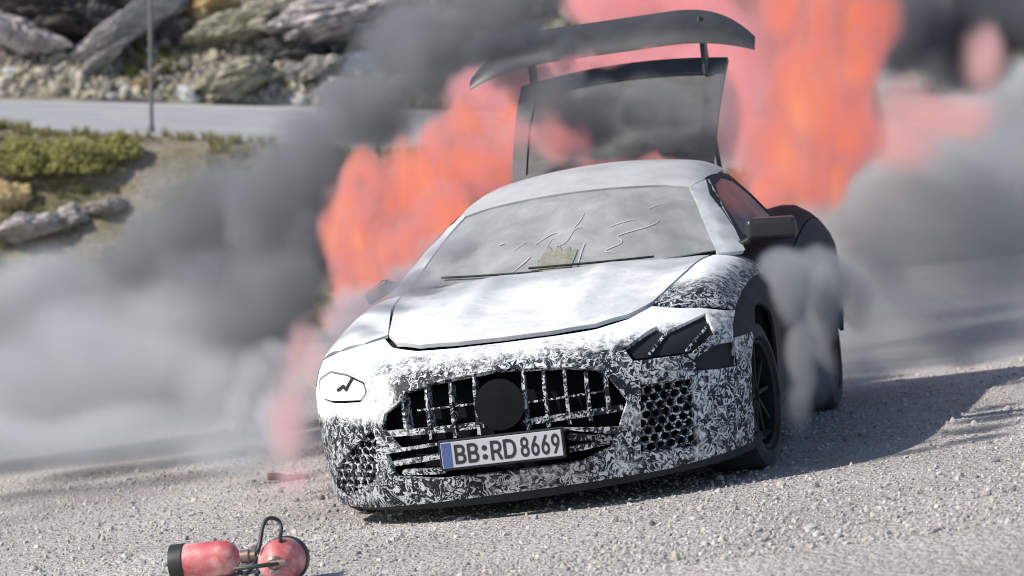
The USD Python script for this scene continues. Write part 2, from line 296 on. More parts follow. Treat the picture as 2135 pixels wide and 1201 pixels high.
# --- car materials
def camo(name, powder_rules, soot=0.0):
    """Black and white scrawled wrap; powder from the extinguishers covers part of it."""
    nodes = {"tc": ("texture_coordinate", {}), "w": ("noise_texture", {"scale": 9.0, "detail": 2.0, "distortion": 1.2}), "ws": ("vector_math", {"math_type": "scale", "scale": 0.10}), "ad": ("vector_math", {"math_type": "add"}),
        "n": ("noise_texture", {"scale": 22.0, "detail": 2.0, "roughness": 0.55, "distortion": 1.6}), "k": ("math", {"math_type": "multiply", "value2": 7.0}), "fr": ("math", {"math_type": "pingpong", "value2": 1.0}),
        "c": ("rgb_ramp", {"ramp": [(0.0, (0.012, 0.016, 0.022)), (0.60, (0.014, 0.018, 0.024)), (0.72, (0.40, 0.42, 0.44)), (1.0, (0.50, 0.51, 0.52))]}),
        "p": ("principled_bsdf", {"roughness": 0.55, "specular_ior_level": 0.16}),
        "sx": ("separate_xyz", {}), "pn": ("noise_texture", {"scale": 5.0, "detail": 8.0, "roughness": 0.72}), "pn2": ("noise_texture", {"scale": 45.0, "detail": 4.0, "roughness": 0.7}),
        "mx": ("mix", {"mix_type": "mix", "color2": (0.64, 0.655, 0.66)})}
    links = [("tc.object", "w.vector"), ("w.color", "ws.vector1"), ("tc.object", "ad.vector1"), ("ws.vector", "ad.vector2"), ("ad.vector", "n.vector"), ("n.fac", "k.value1"), ("k.value", "fr.value1"), ("fr.value", "c.fac"),
        ("tc.object", "sx.vector"), ("tc.object", "pn.vector"), ("tc.object", "pn2.vector"), ("c.color", "mx.color1"), ("mx.color", "p.base_color")]
    # powder amount: sum of a*coordinate terms + noise
    prev = None
    for i, (ax, a, b, *more) in enumerate(powder_rules):       # the greatest of clamp(a*coord+b), each held down by a second one if given
        nodes[f"q{i}"] = ("math", {"math_type": "multiply_add", "value2": a, "value3": b, "use_clamp": True}); links.append((f"sx.{ax}", f"q{i}.value1"))
        if more:
            nodes[f"r{i}"] = ("math", {"math_type": "multiply_add", "value2": more[1], "value3": more[2], "use_clamp": True}); links.append((f"sx.{more[0]}", f"r{i}.value1"))
            nodes[f"o{i}"] = nodes.pop(f"q{i}"); links[-2] = (links[-2][0], f"o{i}.value1"); nodes[f"q{i}"] = ("math", {"math_type": "minimum"}); links += [(f"o{i}.value", f"q{i}.value1"), (f"r{i}.value", f"q{i}.value2")]
        if prev is None: prev = f"q{i}"
        else:
            nodes[f"s{i}"] = ("math", {"math_type": "maximum"}); links += [(prev + ".value", f"s{i}.value1"), (f"q{i}.value", f"s{i}.value2")]; prev = f"s{i}"
    nodes["a1"] = ("math", {"math_type": "multiply_add", "value2": 1.5, "value3": -0.75}); nodes["a2"] = ("math", {"math_type": "multiply_add", "value2": 0.8, "value3": -0.4})
    nodes["a3"] = ("math", {"math_type": "add"}); nodes["a4"] = ("math", {"math_type": "add"}); nodes["rr"] = ("map_range", {"range_type": "smoothstep", "from_min": 0.22, "from_max": 0.72, "clamp": True})
    links += [("pn.fac", "a1.value1"), ("pn2.fac", "a2.value1"), ("a1.value", "a3.value1"), ("a2.value", "a3.value2"), (prev + ".value", "a4.value1"), ("a3.value", "a4.value2"), ("a4.value", "rr.value"), ("rr.result", "mx.fac")]
    return mat(name, nodes, links)
M_bumper = camo("scrawl_wrap_powdered_front", [("z", 5.5, -3.6), ("y", -2.6, -0.85, "z", 9.0, -4.4), ("z", 0.01, 0.22)])
M_fender = camo("scrawl_wrap_powdered_wing", [("z", 9.0, -7.6), ("y", -3.0, -0.9)])
M_hood = mat("powdered_bonnet_painted_shade", {
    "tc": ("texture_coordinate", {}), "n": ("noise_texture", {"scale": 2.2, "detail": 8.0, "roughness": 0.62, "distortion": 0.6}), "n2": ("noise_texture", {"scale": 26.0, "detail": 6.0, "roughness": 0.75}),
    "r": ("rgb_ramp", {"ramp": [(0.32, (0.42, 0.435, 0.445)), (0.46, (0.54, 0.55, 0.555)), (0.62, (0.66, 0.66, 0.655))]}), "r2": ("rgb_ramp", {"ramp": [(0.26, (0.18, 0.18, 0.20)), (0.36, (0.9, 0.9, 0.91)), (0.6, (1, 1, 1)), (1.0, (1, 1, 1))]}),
    "m": ("mix", {"mix_type": "multiply", "fac": 0.85}), "sx": ("separate_xyz", {}), "q": ("math", {"math_type": "multiply_add", "value2": 5.0, "value3": -5.6}), "q2": ("math", {"math_type": "multiply_add", "value2": 1.6, "value3": -0.5}), "q3": ("math", {"math_type": "add", "use_clamp": True}), "qr": ("rgb_ramp", {"ramp": [(0.0, (0.72, 0.73, 0.75)), (1.0, (1, 1, 1))]}), "m2": ("mix", {"mix_type": "multiply", "fac": 1.0}), "b": ("bump", {"strength": 0.35, "distance": 0.006}), "p": ("principled_bsdf", {"roughness": 0.62, "specular_ior_level": 0.35})},  # greyer towards the windscreen: shade of the steeper rear slope painted in
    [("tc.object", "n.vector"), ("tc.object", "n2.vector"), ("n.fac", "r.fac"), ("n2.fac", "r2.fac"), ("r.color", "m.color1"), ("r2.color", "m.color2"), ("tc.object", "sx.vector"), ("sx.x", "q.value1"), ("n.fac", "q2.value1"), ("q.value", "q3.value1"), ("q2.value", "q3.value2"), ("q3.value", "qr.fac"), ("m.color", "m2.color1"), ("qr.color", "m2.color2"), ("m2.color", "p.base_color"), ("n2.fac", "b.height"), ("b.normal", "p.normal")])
M_roof = plain("dusty_white_roof", (0.38, 0.38, 0.385), 0.55, var=0.18, scale=3.0)
M_dark = plain("sooty_black_plastic", (0.012, 0.014, 0.018), 0.65, var=0.35, scale=9.0, spec=0.25)
M_black = plain("deep_black_void", (0.007, 0.008, 0.010), 0.9, var=0.2, spec=0.08)
M_tyre = plain("tyre_rubber", (0.022, 0.022, 0.023), 0.85, var=0.3, scale=14, bump=0.003)
M_rim = plain("burnt_black_wheel", (0.02, 0.02, 0.021), 0.7, metallic=0.0, spec=0.2, var=0.25)
M_slat = camo("scrawl_wrap_grille", [("y", -1.2, -0.2), ("z", 0.01, 0.0)])
M_mesh = camo("scrawl_wrap_mesh", [("z", 0.01, 0.10), ("y", -0.6, -0.35)])
M_door = plain("sooty_side_panel", (0.022, 0.022, 0.025), 0.7, spec=0.18, var=0.5, scale=4)
M_lens = plain("powdered_headlight_lens", (0.56, 0.54, 0.50), 0.35, var=0.12, scale=8)
M_plate = plain("plate_white", (0.37, 0.38, 0.41), 0.5, var=0.06)
M_blue = plain("plate_blue_band", (0.05, 0.08, 0.22), 0.5, var=0.1)
M_char = plain("plate_black_characters", (0.012, 0.012, 0.014), 0.5, var=0.1)
M_seat = plain("seat_black_leather", (0.03, 0.03, 0.03), 0.6)
M_wing = plain("matt_black_wing", (0.035, 0.035, 0.037), 0.5, var=0.4, scale=3.5)
M_mirror = plain("black_mirror_shell", (0.015, 0.015, 0.017), 0.4, var=0.2)
def glass(name, film, cover, tint=(0.85, 0.88, 0.87), scale=(1.2, 1.2, 1.2), lo=0.35, hi=0.65):
    """A pane with a film of powder and soot on it: see-through where the film is thin."""
    return mat(name, {
        "tc": ("texture_coordinate", {}), "mp": ("mapping", {"scale": scale}), "n": ("noise_texture", {"scale": 3.0, "detail": 8.0, "roughness": 0.62, "distortion": 0.8}),
        "n2": ("noise_texture", {"scale": 6.0, "detail": 6.0, "roughness": 0.6, "distortion": 1.0}), "r": ("map_range", {"from_min": lo, "from_max": hi, "to_min": cover[0], "to_max": cover[1], "clamp": True}),
        "c": ("rgb_ramp", {"ramp": [(0.30, tuple(np.array(film) * 0.82)), (0.55, film), (0.78, tuple(np.minimum(np.array(film) * 1.3, 0.8)))]}),
        "t": ("transparent_bsdf", {"color": tint}), "g": ("glossy_bsdf", {"roughness": 0.06}), "fr": ("fresnel", {"IOR": 1.5}), "mg": ("mix_closure", {}),
        "d": ("diffuse_bsdf", {}), "mm": ("mix_closure", {})},
        [("tc.object", "mp.vector"), ("mp.vector", "n.vector"), ("mp.vector", "n2.vector"), ("n.fac", "r.value"), ("n2.fac", "c.fac"), ("c.color", "d.color"), ("fr.fac", "mg.fac"), ("t.BSDF", "mg.closure1"), ("g.BSDF", "mg.closure2"),
         ("r.result", "mm.fac"), ("mg.closure", "mm.closure1"), ("d.BSDF", "mm.closure2")], surface="mm.closure")
M_ws = glass("powder_filmed_windscreen", (0.31, 0.32, 0.32), (0.62, 0.94), scale=(.8, .8, .8))
M_side = glass("smoky_side_glass", (0.13, 0.12, 0.125), (0.5, 0.85))
M_hatchglass = glass("smoky_hatch_glass", (0.125, 0.125, 0.125), (0.9, 0.985))

car = thing("burning_car", "white camouflage-wrapped sports coupe on fire, hatch raised, covered in extinguisher powder", "car", mat4(CM, CT))
P = Polygon
def sym(pts): return pts + [(-a, b) for a, b in pts[::-1]]
# shut line of the bonnet, seen from ahead: (y, z)
SH = [(0, .788), (.2, .788), (.38, .792), (.50, .808), (.58, .838)]
shut3 = frontpt([(y, z) for y, z in SH])
hs = [(p[0], p[1]) for p in shut3] + [(1.30, .66), (1.0, .69), (.85, .70)]
def hoodpoly(g):
    a = [(x - g, y) for x, y in hs]; back = [(.72, .62), (.86, .4), (.93, 0)]
    half = a + back; pts = half + [(x, -y) for x, y in half[::-1]]
    return P(pts).buffer(0)
hood = hoodpoly(.020).buffer(-.006)
def hood_disp(A): return .006 * (fbm(A * 3.0, 3, 21) - .5) + .010 * np.exp(-((A[:, 0] - 1.92) / .14) ** 2) * (fbm(A * 5, 2, 3) - .3)
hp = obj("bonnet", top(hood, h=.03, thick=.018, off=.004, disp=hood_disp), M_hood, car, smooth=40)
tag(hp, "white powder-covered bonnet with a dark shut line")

# openings seen from ahead (y, z)
GR = P([(-.437, .60), (-.40, .642), (-.28, .668), (0, .694), (.28, .668), (.40, .642), (.45, .60), (.505, .50), (.46, .40), (.25, .43), (-.25, .43), (-.46, .415), (-.53, .50), (-.51, .56)])
LINT = P([(-.575, .50), (-.70, .42), (-.80, .345), (-.84, .24), (-.80, .205), (-.60, .285), (-.565, .45)])
RINT = P([(.56, .555), (.748, .54), (.735, .265), (.525, .285)])
RL = P([(.505, .705), (.58, .748), (.62, .764), (.665, .742), (.80, .778), (.842, .70), (.757, .640), (.54, .652)])
RL2 = P([(.765, .618), (.85, .655), (.905, .645), (.905, .545), (.765, .568)])
LL = P([(-.882, .70), (-.888, .65), (-.86, .618), (-.79, .608), (-.62, .612), (-.585, .645), (-.60, .69), (-.70, .724), (-.80, .735)]).buffer(-.025).buffer(.025)
LOW = P([(-.53, .395), (-.30, .415), (.26, .42), (.44, .375), (.42, .325), (.30, .285), (-.30, .275), (-.50, .30)])
top_edge = [(y, z - .006) for y, z in SH] + [(.66, .82), (.78, .80), (.90, .76)]
outer = P(sym([(0, .785)][:0] + [(.90, .235), (.6, .215), (.3, .225), (0, .225)][::-1] + top_edge[::-1]) if False else
          [(y, z) for y, z in top_edge] + [(.90, .215), (.6, .195), (.3, .195), (0, .19)] + [(-.3, .18), (-.6, .165), (-.90, .165)] + [(-y, z) for y, z in top_edge[::-1]]).buffer(0)
skin = outer.difference(shapely.union_all([GR, LINT, RINT, RL, RL2, LL, LOW]))
def bump_disp(A): return .005 * (fbm(A * 6.0, 3, 8) - .5)
fb = [front(skin, h=.024, thick=.022, disp=bump_disp)]
edge = {}
for s in (1, -1):                                        # the corners, seen from the side (x, z): from the front's rim back to the wheel arch
    zz_ = np.linspace(.215 if s > 0 else .165, .66, 9); e3 = frontpt([(s * .902, z) for z in zz_]); edge[s] = e3
    pg = P([(p[0], p[2]) for p in e3] + [(1.62, .66), (1.70, .55), (1.735, .42), (1.735, .215 if s > 0 else .165)]).buffer(0)
    fb.append(side(pg, s, h=.03, thick=.02))
bump_ = obj("front_bumper", cat_([m for m in fb if m is not None]), M_bumper, car, smooth=40)
tag(bump_, "camouflage front bumper, its left half white with powder")
# recessed dark backing of the openings and the black splitter
back = shapely.union_all([GR, LINT, RINT, RL2, LOW]).buffer(.02)
obj("intake_backing", front(back, h=.04, thick=.01, off=-.085), M_black, car, smooth=40)
lip = P([(.93, .235), (.6, .205), (.3, .205), (0, .20), (-.3, .19), (-.6, .175), (-.93, .175), (-.93, .14), (0, .15), (.93, .18)])
obj("front_splitter", front(lip, h=.035, thick=.05, off=-.012), M_dark, car, smooth=40)
# grille: vertical slats, a cross bar, lower bars
for y in (-.422, -.312, -.205, -.102, .102, .185, .27, .355, .43):
    zt, zb = .69 - .10 * abs(y), (.44 if abs(y) < .4 else .47)
    obj("grille_slat", front(P([(y - .007, zb), (y + .007, zb), (y + .006, zt), (y - .006, zt)]).intersection(GR.buffer(.004)), h=.02, thick=.05, off=-.012), M_slat, car, smooth=35)
for (z0, y0, y1, w) in ((.563, -.36, -.11, .008), (.548, .11, .44, .008), (.475, -.51, -.08, .026), (.47, .08, .48, .026)):
    obj("grille_bar", front(P([(y0, z0 - w / 2), (y1, z0 - w / 2 + .004), (y1, z0 + w / 2 + .004), (y0, z0 + w / 2)]).intersection(GR.buffer(.004)), h=.02, thick=.03, off=-.02), M_slat, car, smooth=35)
bd = front(Point(0, .555).buffer(.102, 24), h=.025, thick=.03, off=.004)
obj("badge_cover", bd, M_black, car, smooth=40)
for (y0, z0, y1, z1) in ((-.50, .35, -.27, .37), (.26, .385, .42, .36), (-.46, .31, -.28, .305), (.26, .335, .41, .345)):
    obj("lower_bar", front(LineString([(y0, z0), (y1, z1)]).buffer(.011), h=.02, thick=.03, off=-.02), M_slat, car, smooth=35)
def hexmesh(pg, a=.022, w=.0045, skew=0):
    cells = []; x0, y0, x1, y1 = pg.bounds; dx, dy = a * math.sqrt(3), a * 1.5
    for j in range(int((y1 - y0) / dy) + 3):
        for i in range(int((x1 - x0) / dx) + 3):
            cx, cy = x0 + i * dx + (j % 2) * dx / 2 - dx, y0 + j * dy - dy
            cells.append(P([(cx + (a - w) * math.sin(t), cy + (a - w) * math.cos(t)) for t in np.arange(6) * math.pi / 3]))
    return pg.buffer(.004).difference(shapely.union_all(cells))
for pg in (LINT, RINT):
    obj("intake_mesh", front(hexmesh(pg), h=.012, thick=.02, off=-.014), M_mesh, car, smooth=35)
# left headlight (powdered), right headlight (dark, burnt), the burnt lower corner
lh = obj("headlight", front(LL.buffer(-.009), h=.02, thick=.03, off=-.006), M_lens, car, smooth=40); tag(lh, "headlight coated white with powder")
zig = LineString([(-.745, .662), (-.715, .678), (-.70, .664), (-.665, .712)]).buffer(.006)
obj("crack", front(zig, h=.01, thick=.006, off=-.001), M_dark, lh)
rh = obj("headlight", front(RL.buffer(-.004), h=.02, thick=.03, off=-.028), M_dark, car, smooth=40); tag(rh, "black burnt-out headlight")
for (a, b) in (((.60, .668), (.66, .735)), ((.74, .655), (.815, .735)), ((.775, .64), (.84, .70))):
    obj("light_bezel", front(LineString([a, b]).buffer(.006), h=.012, thick=.02, off=-.016), M_slat, rh)
# wings (fenders): top and side skins
def circ(x, z, r): return Point(x, z).buffer(r, 40)
ARF, ARR, RA = (1.35, .365), (-1.35, .31), .385
for s in (1, -1):
    fr = [(p[0], p[1]) for p in frontpt([(s * y, z) for y, z in [(.58, .842), (.66, .824), (.78, .804), (.90, .764)]])]
    te = toppt([(x, s * .90) for x in np.linspace(fr[-1][0], .55, 14)])
    poly = P(fr + [(p[0], p[1]) for p in te] + [(.55, s * .78), (.70, s * .70), (.85, s * .706), (1.0, s * .696), (1.30, s * .666)]).buffer(0)
    ms = [top(poly, h=.03, thick=.015)]
    e3 = edge[s]; fr3 = frontpt([(s * .902, z) for z in np.linspace(.662, .762, 5)])
    pg = P([(p[0], p[2]) for p in fr3] + [(p[0], p[2]) for p in te] + [(.55, .24), (.98, .22)] + [(1.62, .66)]).buffer(0).difference(circ(*ARF, RA))
    ms.append(side(pg, s, h=.035, thick=.015))
    fp = obj("front_wing", ms[0], M_fender, car, smooth=40); obj("front_wing_side", ms[1], M_door, fp, smooth=40)
    tag(fp, "camouflage front wing beside the black headlight" if s > 0 else "front wing on the burning side")
    dz = toppt([(x, s * .90) for x in np.linspace(.54, -.72, 12)])
    pd = P([(p[0], p[2]) for p in dz] + [(-.80, .55), (-.72, .27), (.54, .24)]).buffer(0).difference(circ(*ARR, RA))
    dr = obj("door", side(pd, s, h=.05, thick=.02), M_door, car, smooth=40)
    obj("door_handle", rbox((.20, .02, .03), .009, (-.50, s * .955, .80)), M_dark, dr, smooth=30)
    rz = toppt([(x, s * .90) for x in np.linspace(-.73, -2.05, 12)])
    pr = P([(p[0], p[2]) for p in rz] + [(-2.2, .60), (-2.2, .30), (-.71, .26), (-.79, .55)]).buffer(0).difference(circ(*ARR, RA))
    rt = P([(.55, s * .895), (-.75, s * .895), (-2.05, s * .895), (-2.2, s * .6), (-2.2, s * .5), (-.9, s * .62), (.0, s * .74), (.55, s * .78)]).buffer(0)
    obj("rear_wing_panel", cat_([side(pr, s, h=.05, thick=.02), top(rt, h=.06, thick=.015)]), M_door, car, smooth=40)
    sl = P([(.95, .21), (-.95, .25), (-.95, .15), (.95, .14)]); obj("side_sill", side(sl, s, h=.06, thick=.03, off=.0), M_dark, car, smooth=40)
# inner shell
def fshell(p):
    v = fbody(p) + .03
    for ax in (ARF, ARR):
        v = np.maximum(v, -(np.maximum(np.hypot(p[..., 0] - ax[0], p[..., 2] - ax[1]) - .40, .62 - np.abs(p[..., 1]))))
    v = np.maximum(v, -(np.maximum(np.maximum(p[..., 0] - .50, -.85 - p[..., 0]), np.maximum(np.abs(p[..., 1]) - .66, .45 - p[..., 2]))))   # cabin
    v = np.maximum(v, -(np.maximum(np.maximum(p[..., 0] + .9, -2.0 - p[..., 0]), np.maximum(np.abs(p[..., 1]) - .5, .62 - p[..., 2]))))   # boot
    return np.maximum(v, (p[..., 0] - 2.02))
gx, gy, gz = np.arange(-2.6, 2.6, .03), np.arange(-1.1, 1.11, .03), np.arange(.05, 1.15, .03)
G = fshell(np.stack(np.meshgrid(gx, gy, gz, indexing="ij"), -1)); GL = G.tolist(); nxg, nyg, nzg = G.shape
def gridf(x, y, z):
    a, b, c = (x + 2.6) / .03, (y + 1.1) / .03, (z - .05) / .03
    i, j, k = min(max(int(a), 0), nxg - 2), min(max(int(b), 0), nyg - 2), min(max(int(c), 0), nzg - 2)
    a -= i; b -= j; c -= k; A, B = GL[i], GL[i + 1]
    def l(Q): 
        q, r = Q[j], Q[j + 1]; return (q[k] * (1 - c) + q[k + 1] * c) * (1 - b) + (r[k] * (1 - c) + r[k + 1] * c) * b
    return -(l(A) * (1 - a) + l(B) * a)
shell = m3.Manifold.level_set(gridf, [-2.5, -1.08, .08, 2.4, 1.08, 1.1], .045)
obj("underbody", shell, M_dark, car, smooth=35)
# greenhouse: roof, pillars, panes
wsf = lambda poly, **k: panel(poly, "x", fgreen, 2.7, 2.9, **k)
def wline(z): return .80 - .80 * (z - .97)
wsb = [(.725, .955), (.665, 1.06), (.595, 1.17), (.55, 1.228), (.42, 1.255), (.2, 1.274), (0, 1.279)]
WS = P(wsb + [(-a, b) for a, b in wsb[::-1]][1:] + [(-.5, .952), (-.2, .952), (.2, .952), (.5, .952)]).buffer(0)
wsp = obj("windscreen", wsf(WS.buffer(-.006), h=.04, thick=.006, off=-.004), M_ws, car, smooth=40)
tag(wsp, "windscreen hazed grey by powder and soot, streaked")
M_streak = plain("whitish_streak", (0.40, 0.41, 0.40), 0.8, var=0.15); M_patch = plain("brownish_patch", (0.19, 0.185, 0.15), 0.8, var=0.4, scale=22)
def streak(name, pts, w, m_, off):
    if w:
        from scipy.interpolate import CubicSpline
        pts = np.array(pts); q = np.linspace(0, len(pts) - 1, 8 * len(pts)); c = CubicSpline(np.arange(len(pts)), pts)(q) if len(pts) > 2 else pts
        n = len(c); ww = w * (.35 + .65 * np.sin(np.linspace(.15, 2.9, n))); d = np.gradient(c, axis=0); d /= np.linalg.norm(d, axis=1, keepdims=True); nn = np.c_[-d[:, 1], d[:, 0]] * ww[:, None]
        pg = P(np.vstack([c + nn, (c - nn)[::-1]])).buffer(.0004)
    else: pg = P(pts).buffer(.012).buffer(-.006)
    obj(name, panel(pg, "x", fgreen, 2.7, 2.9, h=.02, thick=.0006, off=off * .4), m_, wsp, smooth=40)
for i, (pts, w) in enumerate(([[(.105, .975), (.109, 1.02), (.118, 1.065)], .0055], [[(.27, 1.01), (.235, 1.03), (.29, 1.05), (.265, 1.075), (.36, 1.092), (.44, 1.12)], .0026], [[(-.02, 1.07), (.03, 1.085), (.05, 1.12), (.09, 1.13)], .0026],
                   [[(-.12, 1.085), (-.06, 1.115), (-.03, 1.12)], .003], [[(-.22, 1.07), (-.17, 1.10)], .0022], [[(-.30, 1.10), (-.28, 1.104)], .006], [[(.33, 1.135), (.27, 1.128), (.22, 1.118)], .002], [[(.045, 1.13), (.07, 1.16), (.08, 1.19)], .0024], [[(-.20, .985), (-.15, 1.02), (-.13, 1.04)], .004], [[(-.06, 1.07), (-.045, 1.10)], .002], [[(.38, 1.17), (.42, 1.18)], .0015])):
    streak("pale_streak", pts, w * .5, M_streak, .001 + .0005 * (i % 3))  # thin pale strokes laid on the pane
streak("brown_patch", [(-.06, .968), (.0, .955), (.06, .958), (.075, 1.0), (.085, 1.04), (.06, 1.03), (.045, 1.055), (.02, 1.03), (.0, 1.06), (-.025, 1.035), (-.05, 1.065), (-.065, 1.03), (-.085, 1.01)], 0, M_patch, 0.0)  # irregular brownish patch low in the middle of the pane
hdr3 = project(np.array(wsb + [(-a, b) for a, b in wsb[::-1]][1:]), "x", fgreen, 2.7, 1.9 + 1.0)
M_pillar = plain("powdery_pillar", (0.42, 0.43, 0.44), 0.55, var=0.3, scale=7)
for s in (1, -1):
    pil = P([(s * .725, .95), (s * .66, 1.06), (s * .594, 1.17), (s * .548, 1.230), (s * .535, 1.262), (s * .60, 1.245), (s * .67, 1.165), (s * .75, 1.06), (s * .83, .94)])
    obj("windscreen_pillar", wsf(pil.buffer(.002), h=.025, thick=.02, off=.002), M_pillar, car, smooth=40)
rf = [(p[0] + .004, p[1]) for p in hdr3 if p[2] > 1.226]
RF = P(sorted(rf, key=lambda q: q[1])[::-1] + [(.0, -.585), (-.4, -.60), (-.78, -.575), (-.80, 0), (-.78, .575), (-.4, .60), (.0, .585)]).buffer(0)
obj("roof", top(RF, f=fgreen, h=.04, thick=.02, off=.003), M_roof, car, smooth=40)
for s in (1, -1):
    sw = P([(.48, .99), (.18, 1.155), (-.05, 1.215), (-.40, 1.235), (-.66, 1.20), (-.72, 1.12), (-.66, .985)])
    obj("side_window", side(sw, s, f=fgreen, h=.05, thick=.006, off=-.004), M_side, car, smooth=40)
    fr_ = sw.buffer(.035, join_style=2).difference(sw.buffer(.002))
    obj("window_frame", side(fr_, s, f=fgreen, h=.03, thick=.02, off=.002), M_dark, car, smooth=40)
# wipers, dash, steering wheel, seats
for (y0, y1) in ((.45, -.12), (-.05, -.55)):
    c = project(np.stack([np.linspace(y0, y1, 10), np.linspace(.965, .985, 10)], -1), "x", fgreen, 2.7, 2.9); c[:, 0] += .012; c[:, 2] += .008
    obj("wiper", tube(c, .0055, 6), M_dark, car, smooth=True)
obj("dashboard", rbox((.42, 1.28, .22), .06, (.42, 0, .86)), M_dark, car, smooth=35)
ph = np.linspace(0, 2 * np.pi, 33); stw = np.stack([.12 + .06 * np.sin(ph), .36 + .17 * np.cos(ph), .93 + .16 * np.sin(ph)], -1)
st = obj("steering_wheel", tube(stw, .015, 8, False), M_seat, car, smooth=True)
obj("hub", rbox((.05, .12, .10), .02, (.13, .36, .93)), M_seat, st, smooth=30)
for s in (1, -1):
    se = obj("seat", cat_([rbox((.18, .48, .62), .07, (-.42, s * .36, .74), Rot.from_euler("y", -18, degrees=True).as_matrix()), rbox((.5, .48, .16), .06, (-.12, s * .36, .50))]), M_seat, car, smooth=35)
    obj("headrest", rbox((.10, .26, .18), .045, (-.54, s * .36, 1.10)), M_seat, se, smooth=35)
# door mirrors
for s in (1, -1):
    h_ = m3.Manifold.batch_hull([m3.Manifold.sphere(r, 20).translate((x, s * y, z)) for x, y, z, r in ((.62, .87, 1.045, .028), (.62, .87, 1.00, .03), (.60, 1.045, 1.035, .024), (.60, 1.045, .985, .026), (.52, .88, 1.05, .02), (.52, 1.04, 1.045, .015), (.52, 1.04, .98, .015), (.52, .88, .985, .018))])
    if s < 0: h_ = h_.translate((-.57, .87, -1.02)).scale((.7, .62, .62)).rotate((22, 0, 0)).translate((.56, -.86, .975))
    mir = obj("door_mirror", h_, M_mirror, car, smooth=50)
    obj("mirror_foot", m3.Manifold.batch_hull([m3.Manifold.sphere(r, 12).translate((x, s * y, z)) for x, y, z, r in ((.60, .80, .955, .022), (.50, .80, .955, .02), (.59, .88, .985, .02), (.54, .88, .985, .018))]), M_mirror, mir, smooth=50)
# wheels
def wheel(cx, s, cz, R=.345, w=.28, steer=0):
    cy = s * .80
    prof = [(.235, -w/2 + .02), (.25, -w/2), (R - .05, -w/2), (R - .015, -w/2 + .015), (R, -w/2 + .045), (R, w/2 - .045), (R - .015, w/2 - .015), (R - .05, w/2), (.25, w/2), (.235, w/2 - .02), (.235, -w/2 + .02)]
    A = mat4(Rot.from_euler("z", steer, degrees=True).as_matrix(), (cx, cy, cz)) @ mat4(Rot.from_euler("x", -90 * s, degrees=True).as_matrix())
    ty = revolve(prof, 48); ty.apply_transform(A)
    wp = obj("wheel", ty, M_tyre, car, smooth=40)
    rim = [revolve([(.232, -w/2 + .02), (.24, -w/2 + .03), (.24, w/2 - .03), (.232, w/2 - .01), (.218, w/2 - .02), (.218, -w/2 + .02), (.232, -w/2 + .02)], 40), revolve([(0, w/2 - .06), (.05, w/2 - .05), (.065, w/2 - .09), (0, w/2 - .09)], 24)]
    for k in range(10):
        sp = rbox((.19, .022, .03), .007, (.125, 0, w/2 - .055)); sp.apply_transform(mat4(Rot.from_euler("z", 36 * k, degrees=True).as_matrix())); rim.append(sp)
    rm = cat_(rim); rm.apply_transform(A); obj("rim", rm, M_rim, wp, smooth=30)
    br = revolve([(.08, w/2 - .12), (.185, w/2 - .12), (.185, w/2 - .15), (.08, w/2 - .15), (.08, w/2 - .12)], 32); br.apply_transform(A); obj("brake_disc", br, M_rim, wp, smooth=30)
for cx in (1.35, -1.35):
    for s in (1, -1): wheel(cx, s, .365 if cx > 0 else .275, R=.318 if cx > 0 else .345, steer=-6 if cx > 0 else 0)
# number plate
yc, zc_ = -.008, .378
pw, ph_ = .50, .105
frame = rbox((.02, pw + .02, ph_ + .02), .006); plate_R = Rot.from_euler("y", -4, degrees=True).as_matrix()
pM = mat4(plate_R, (2.352, yc, zc_))
frame.apply_transform(pM); npl = obj("plate_holder", frame, M_dark, car, smooth=30)
w_ = rbox((.006, pw, ph_), .0028, (.010, 0, 0), seg=6); w_.apply_transform(pM); pl_ = obj("number_plate", w_, M_plate, npl, smooth=30)
tag(pl_, "white number plate reading BB RD 8669")
# text reads along +car-Y (to the viewer's right)
TM = np.eye(4); TM[:3, 0], TM[:3, 1], TM[:3, 2] = (0, 1, 0), (0, 0, 1), (1, 0, 0)
def lettering(s, y0, y1, h):
    t = meshkit.text_mesh(s, h, .0015, bold=True); b = t.bounds; t.apply_translation((-b[0][0], -(b[0][1] + b[1][1]) / 2, 0)); t.apply_scale((( y1 - y0) / (b[1][0] - b[0][0]), 1, 1))
    t.apply_translation((y0, 0, .0135)); t.apply_transform(TM); t.apply_transform(pM); return t
for s_, a, b in (("BB", -.195, -.095), ("RD", -.045, .060), ("8669", .078, .240)):
    obj("plate_characters", lettering(s_, a, b, .074), M_char, pl_)
bb = trimesh.creation.box((.002, .040, ph_ - .006)); bb.apply_translation((.0135, -pw/2 + .023, 0)); bb.apply_transform(pM); obj("blue_band", bb, M_blue, pl_)
for dz_ in (.014, -.022):
    dd = trimesh.creation.cylinder(.011, .002, sections=16); dd.apply_transform(TM); dd.apply_translation((.0135, -.070, dz_)); dd.apply_transform(pM); obj("plate_seal", dd, M_char, pl_)
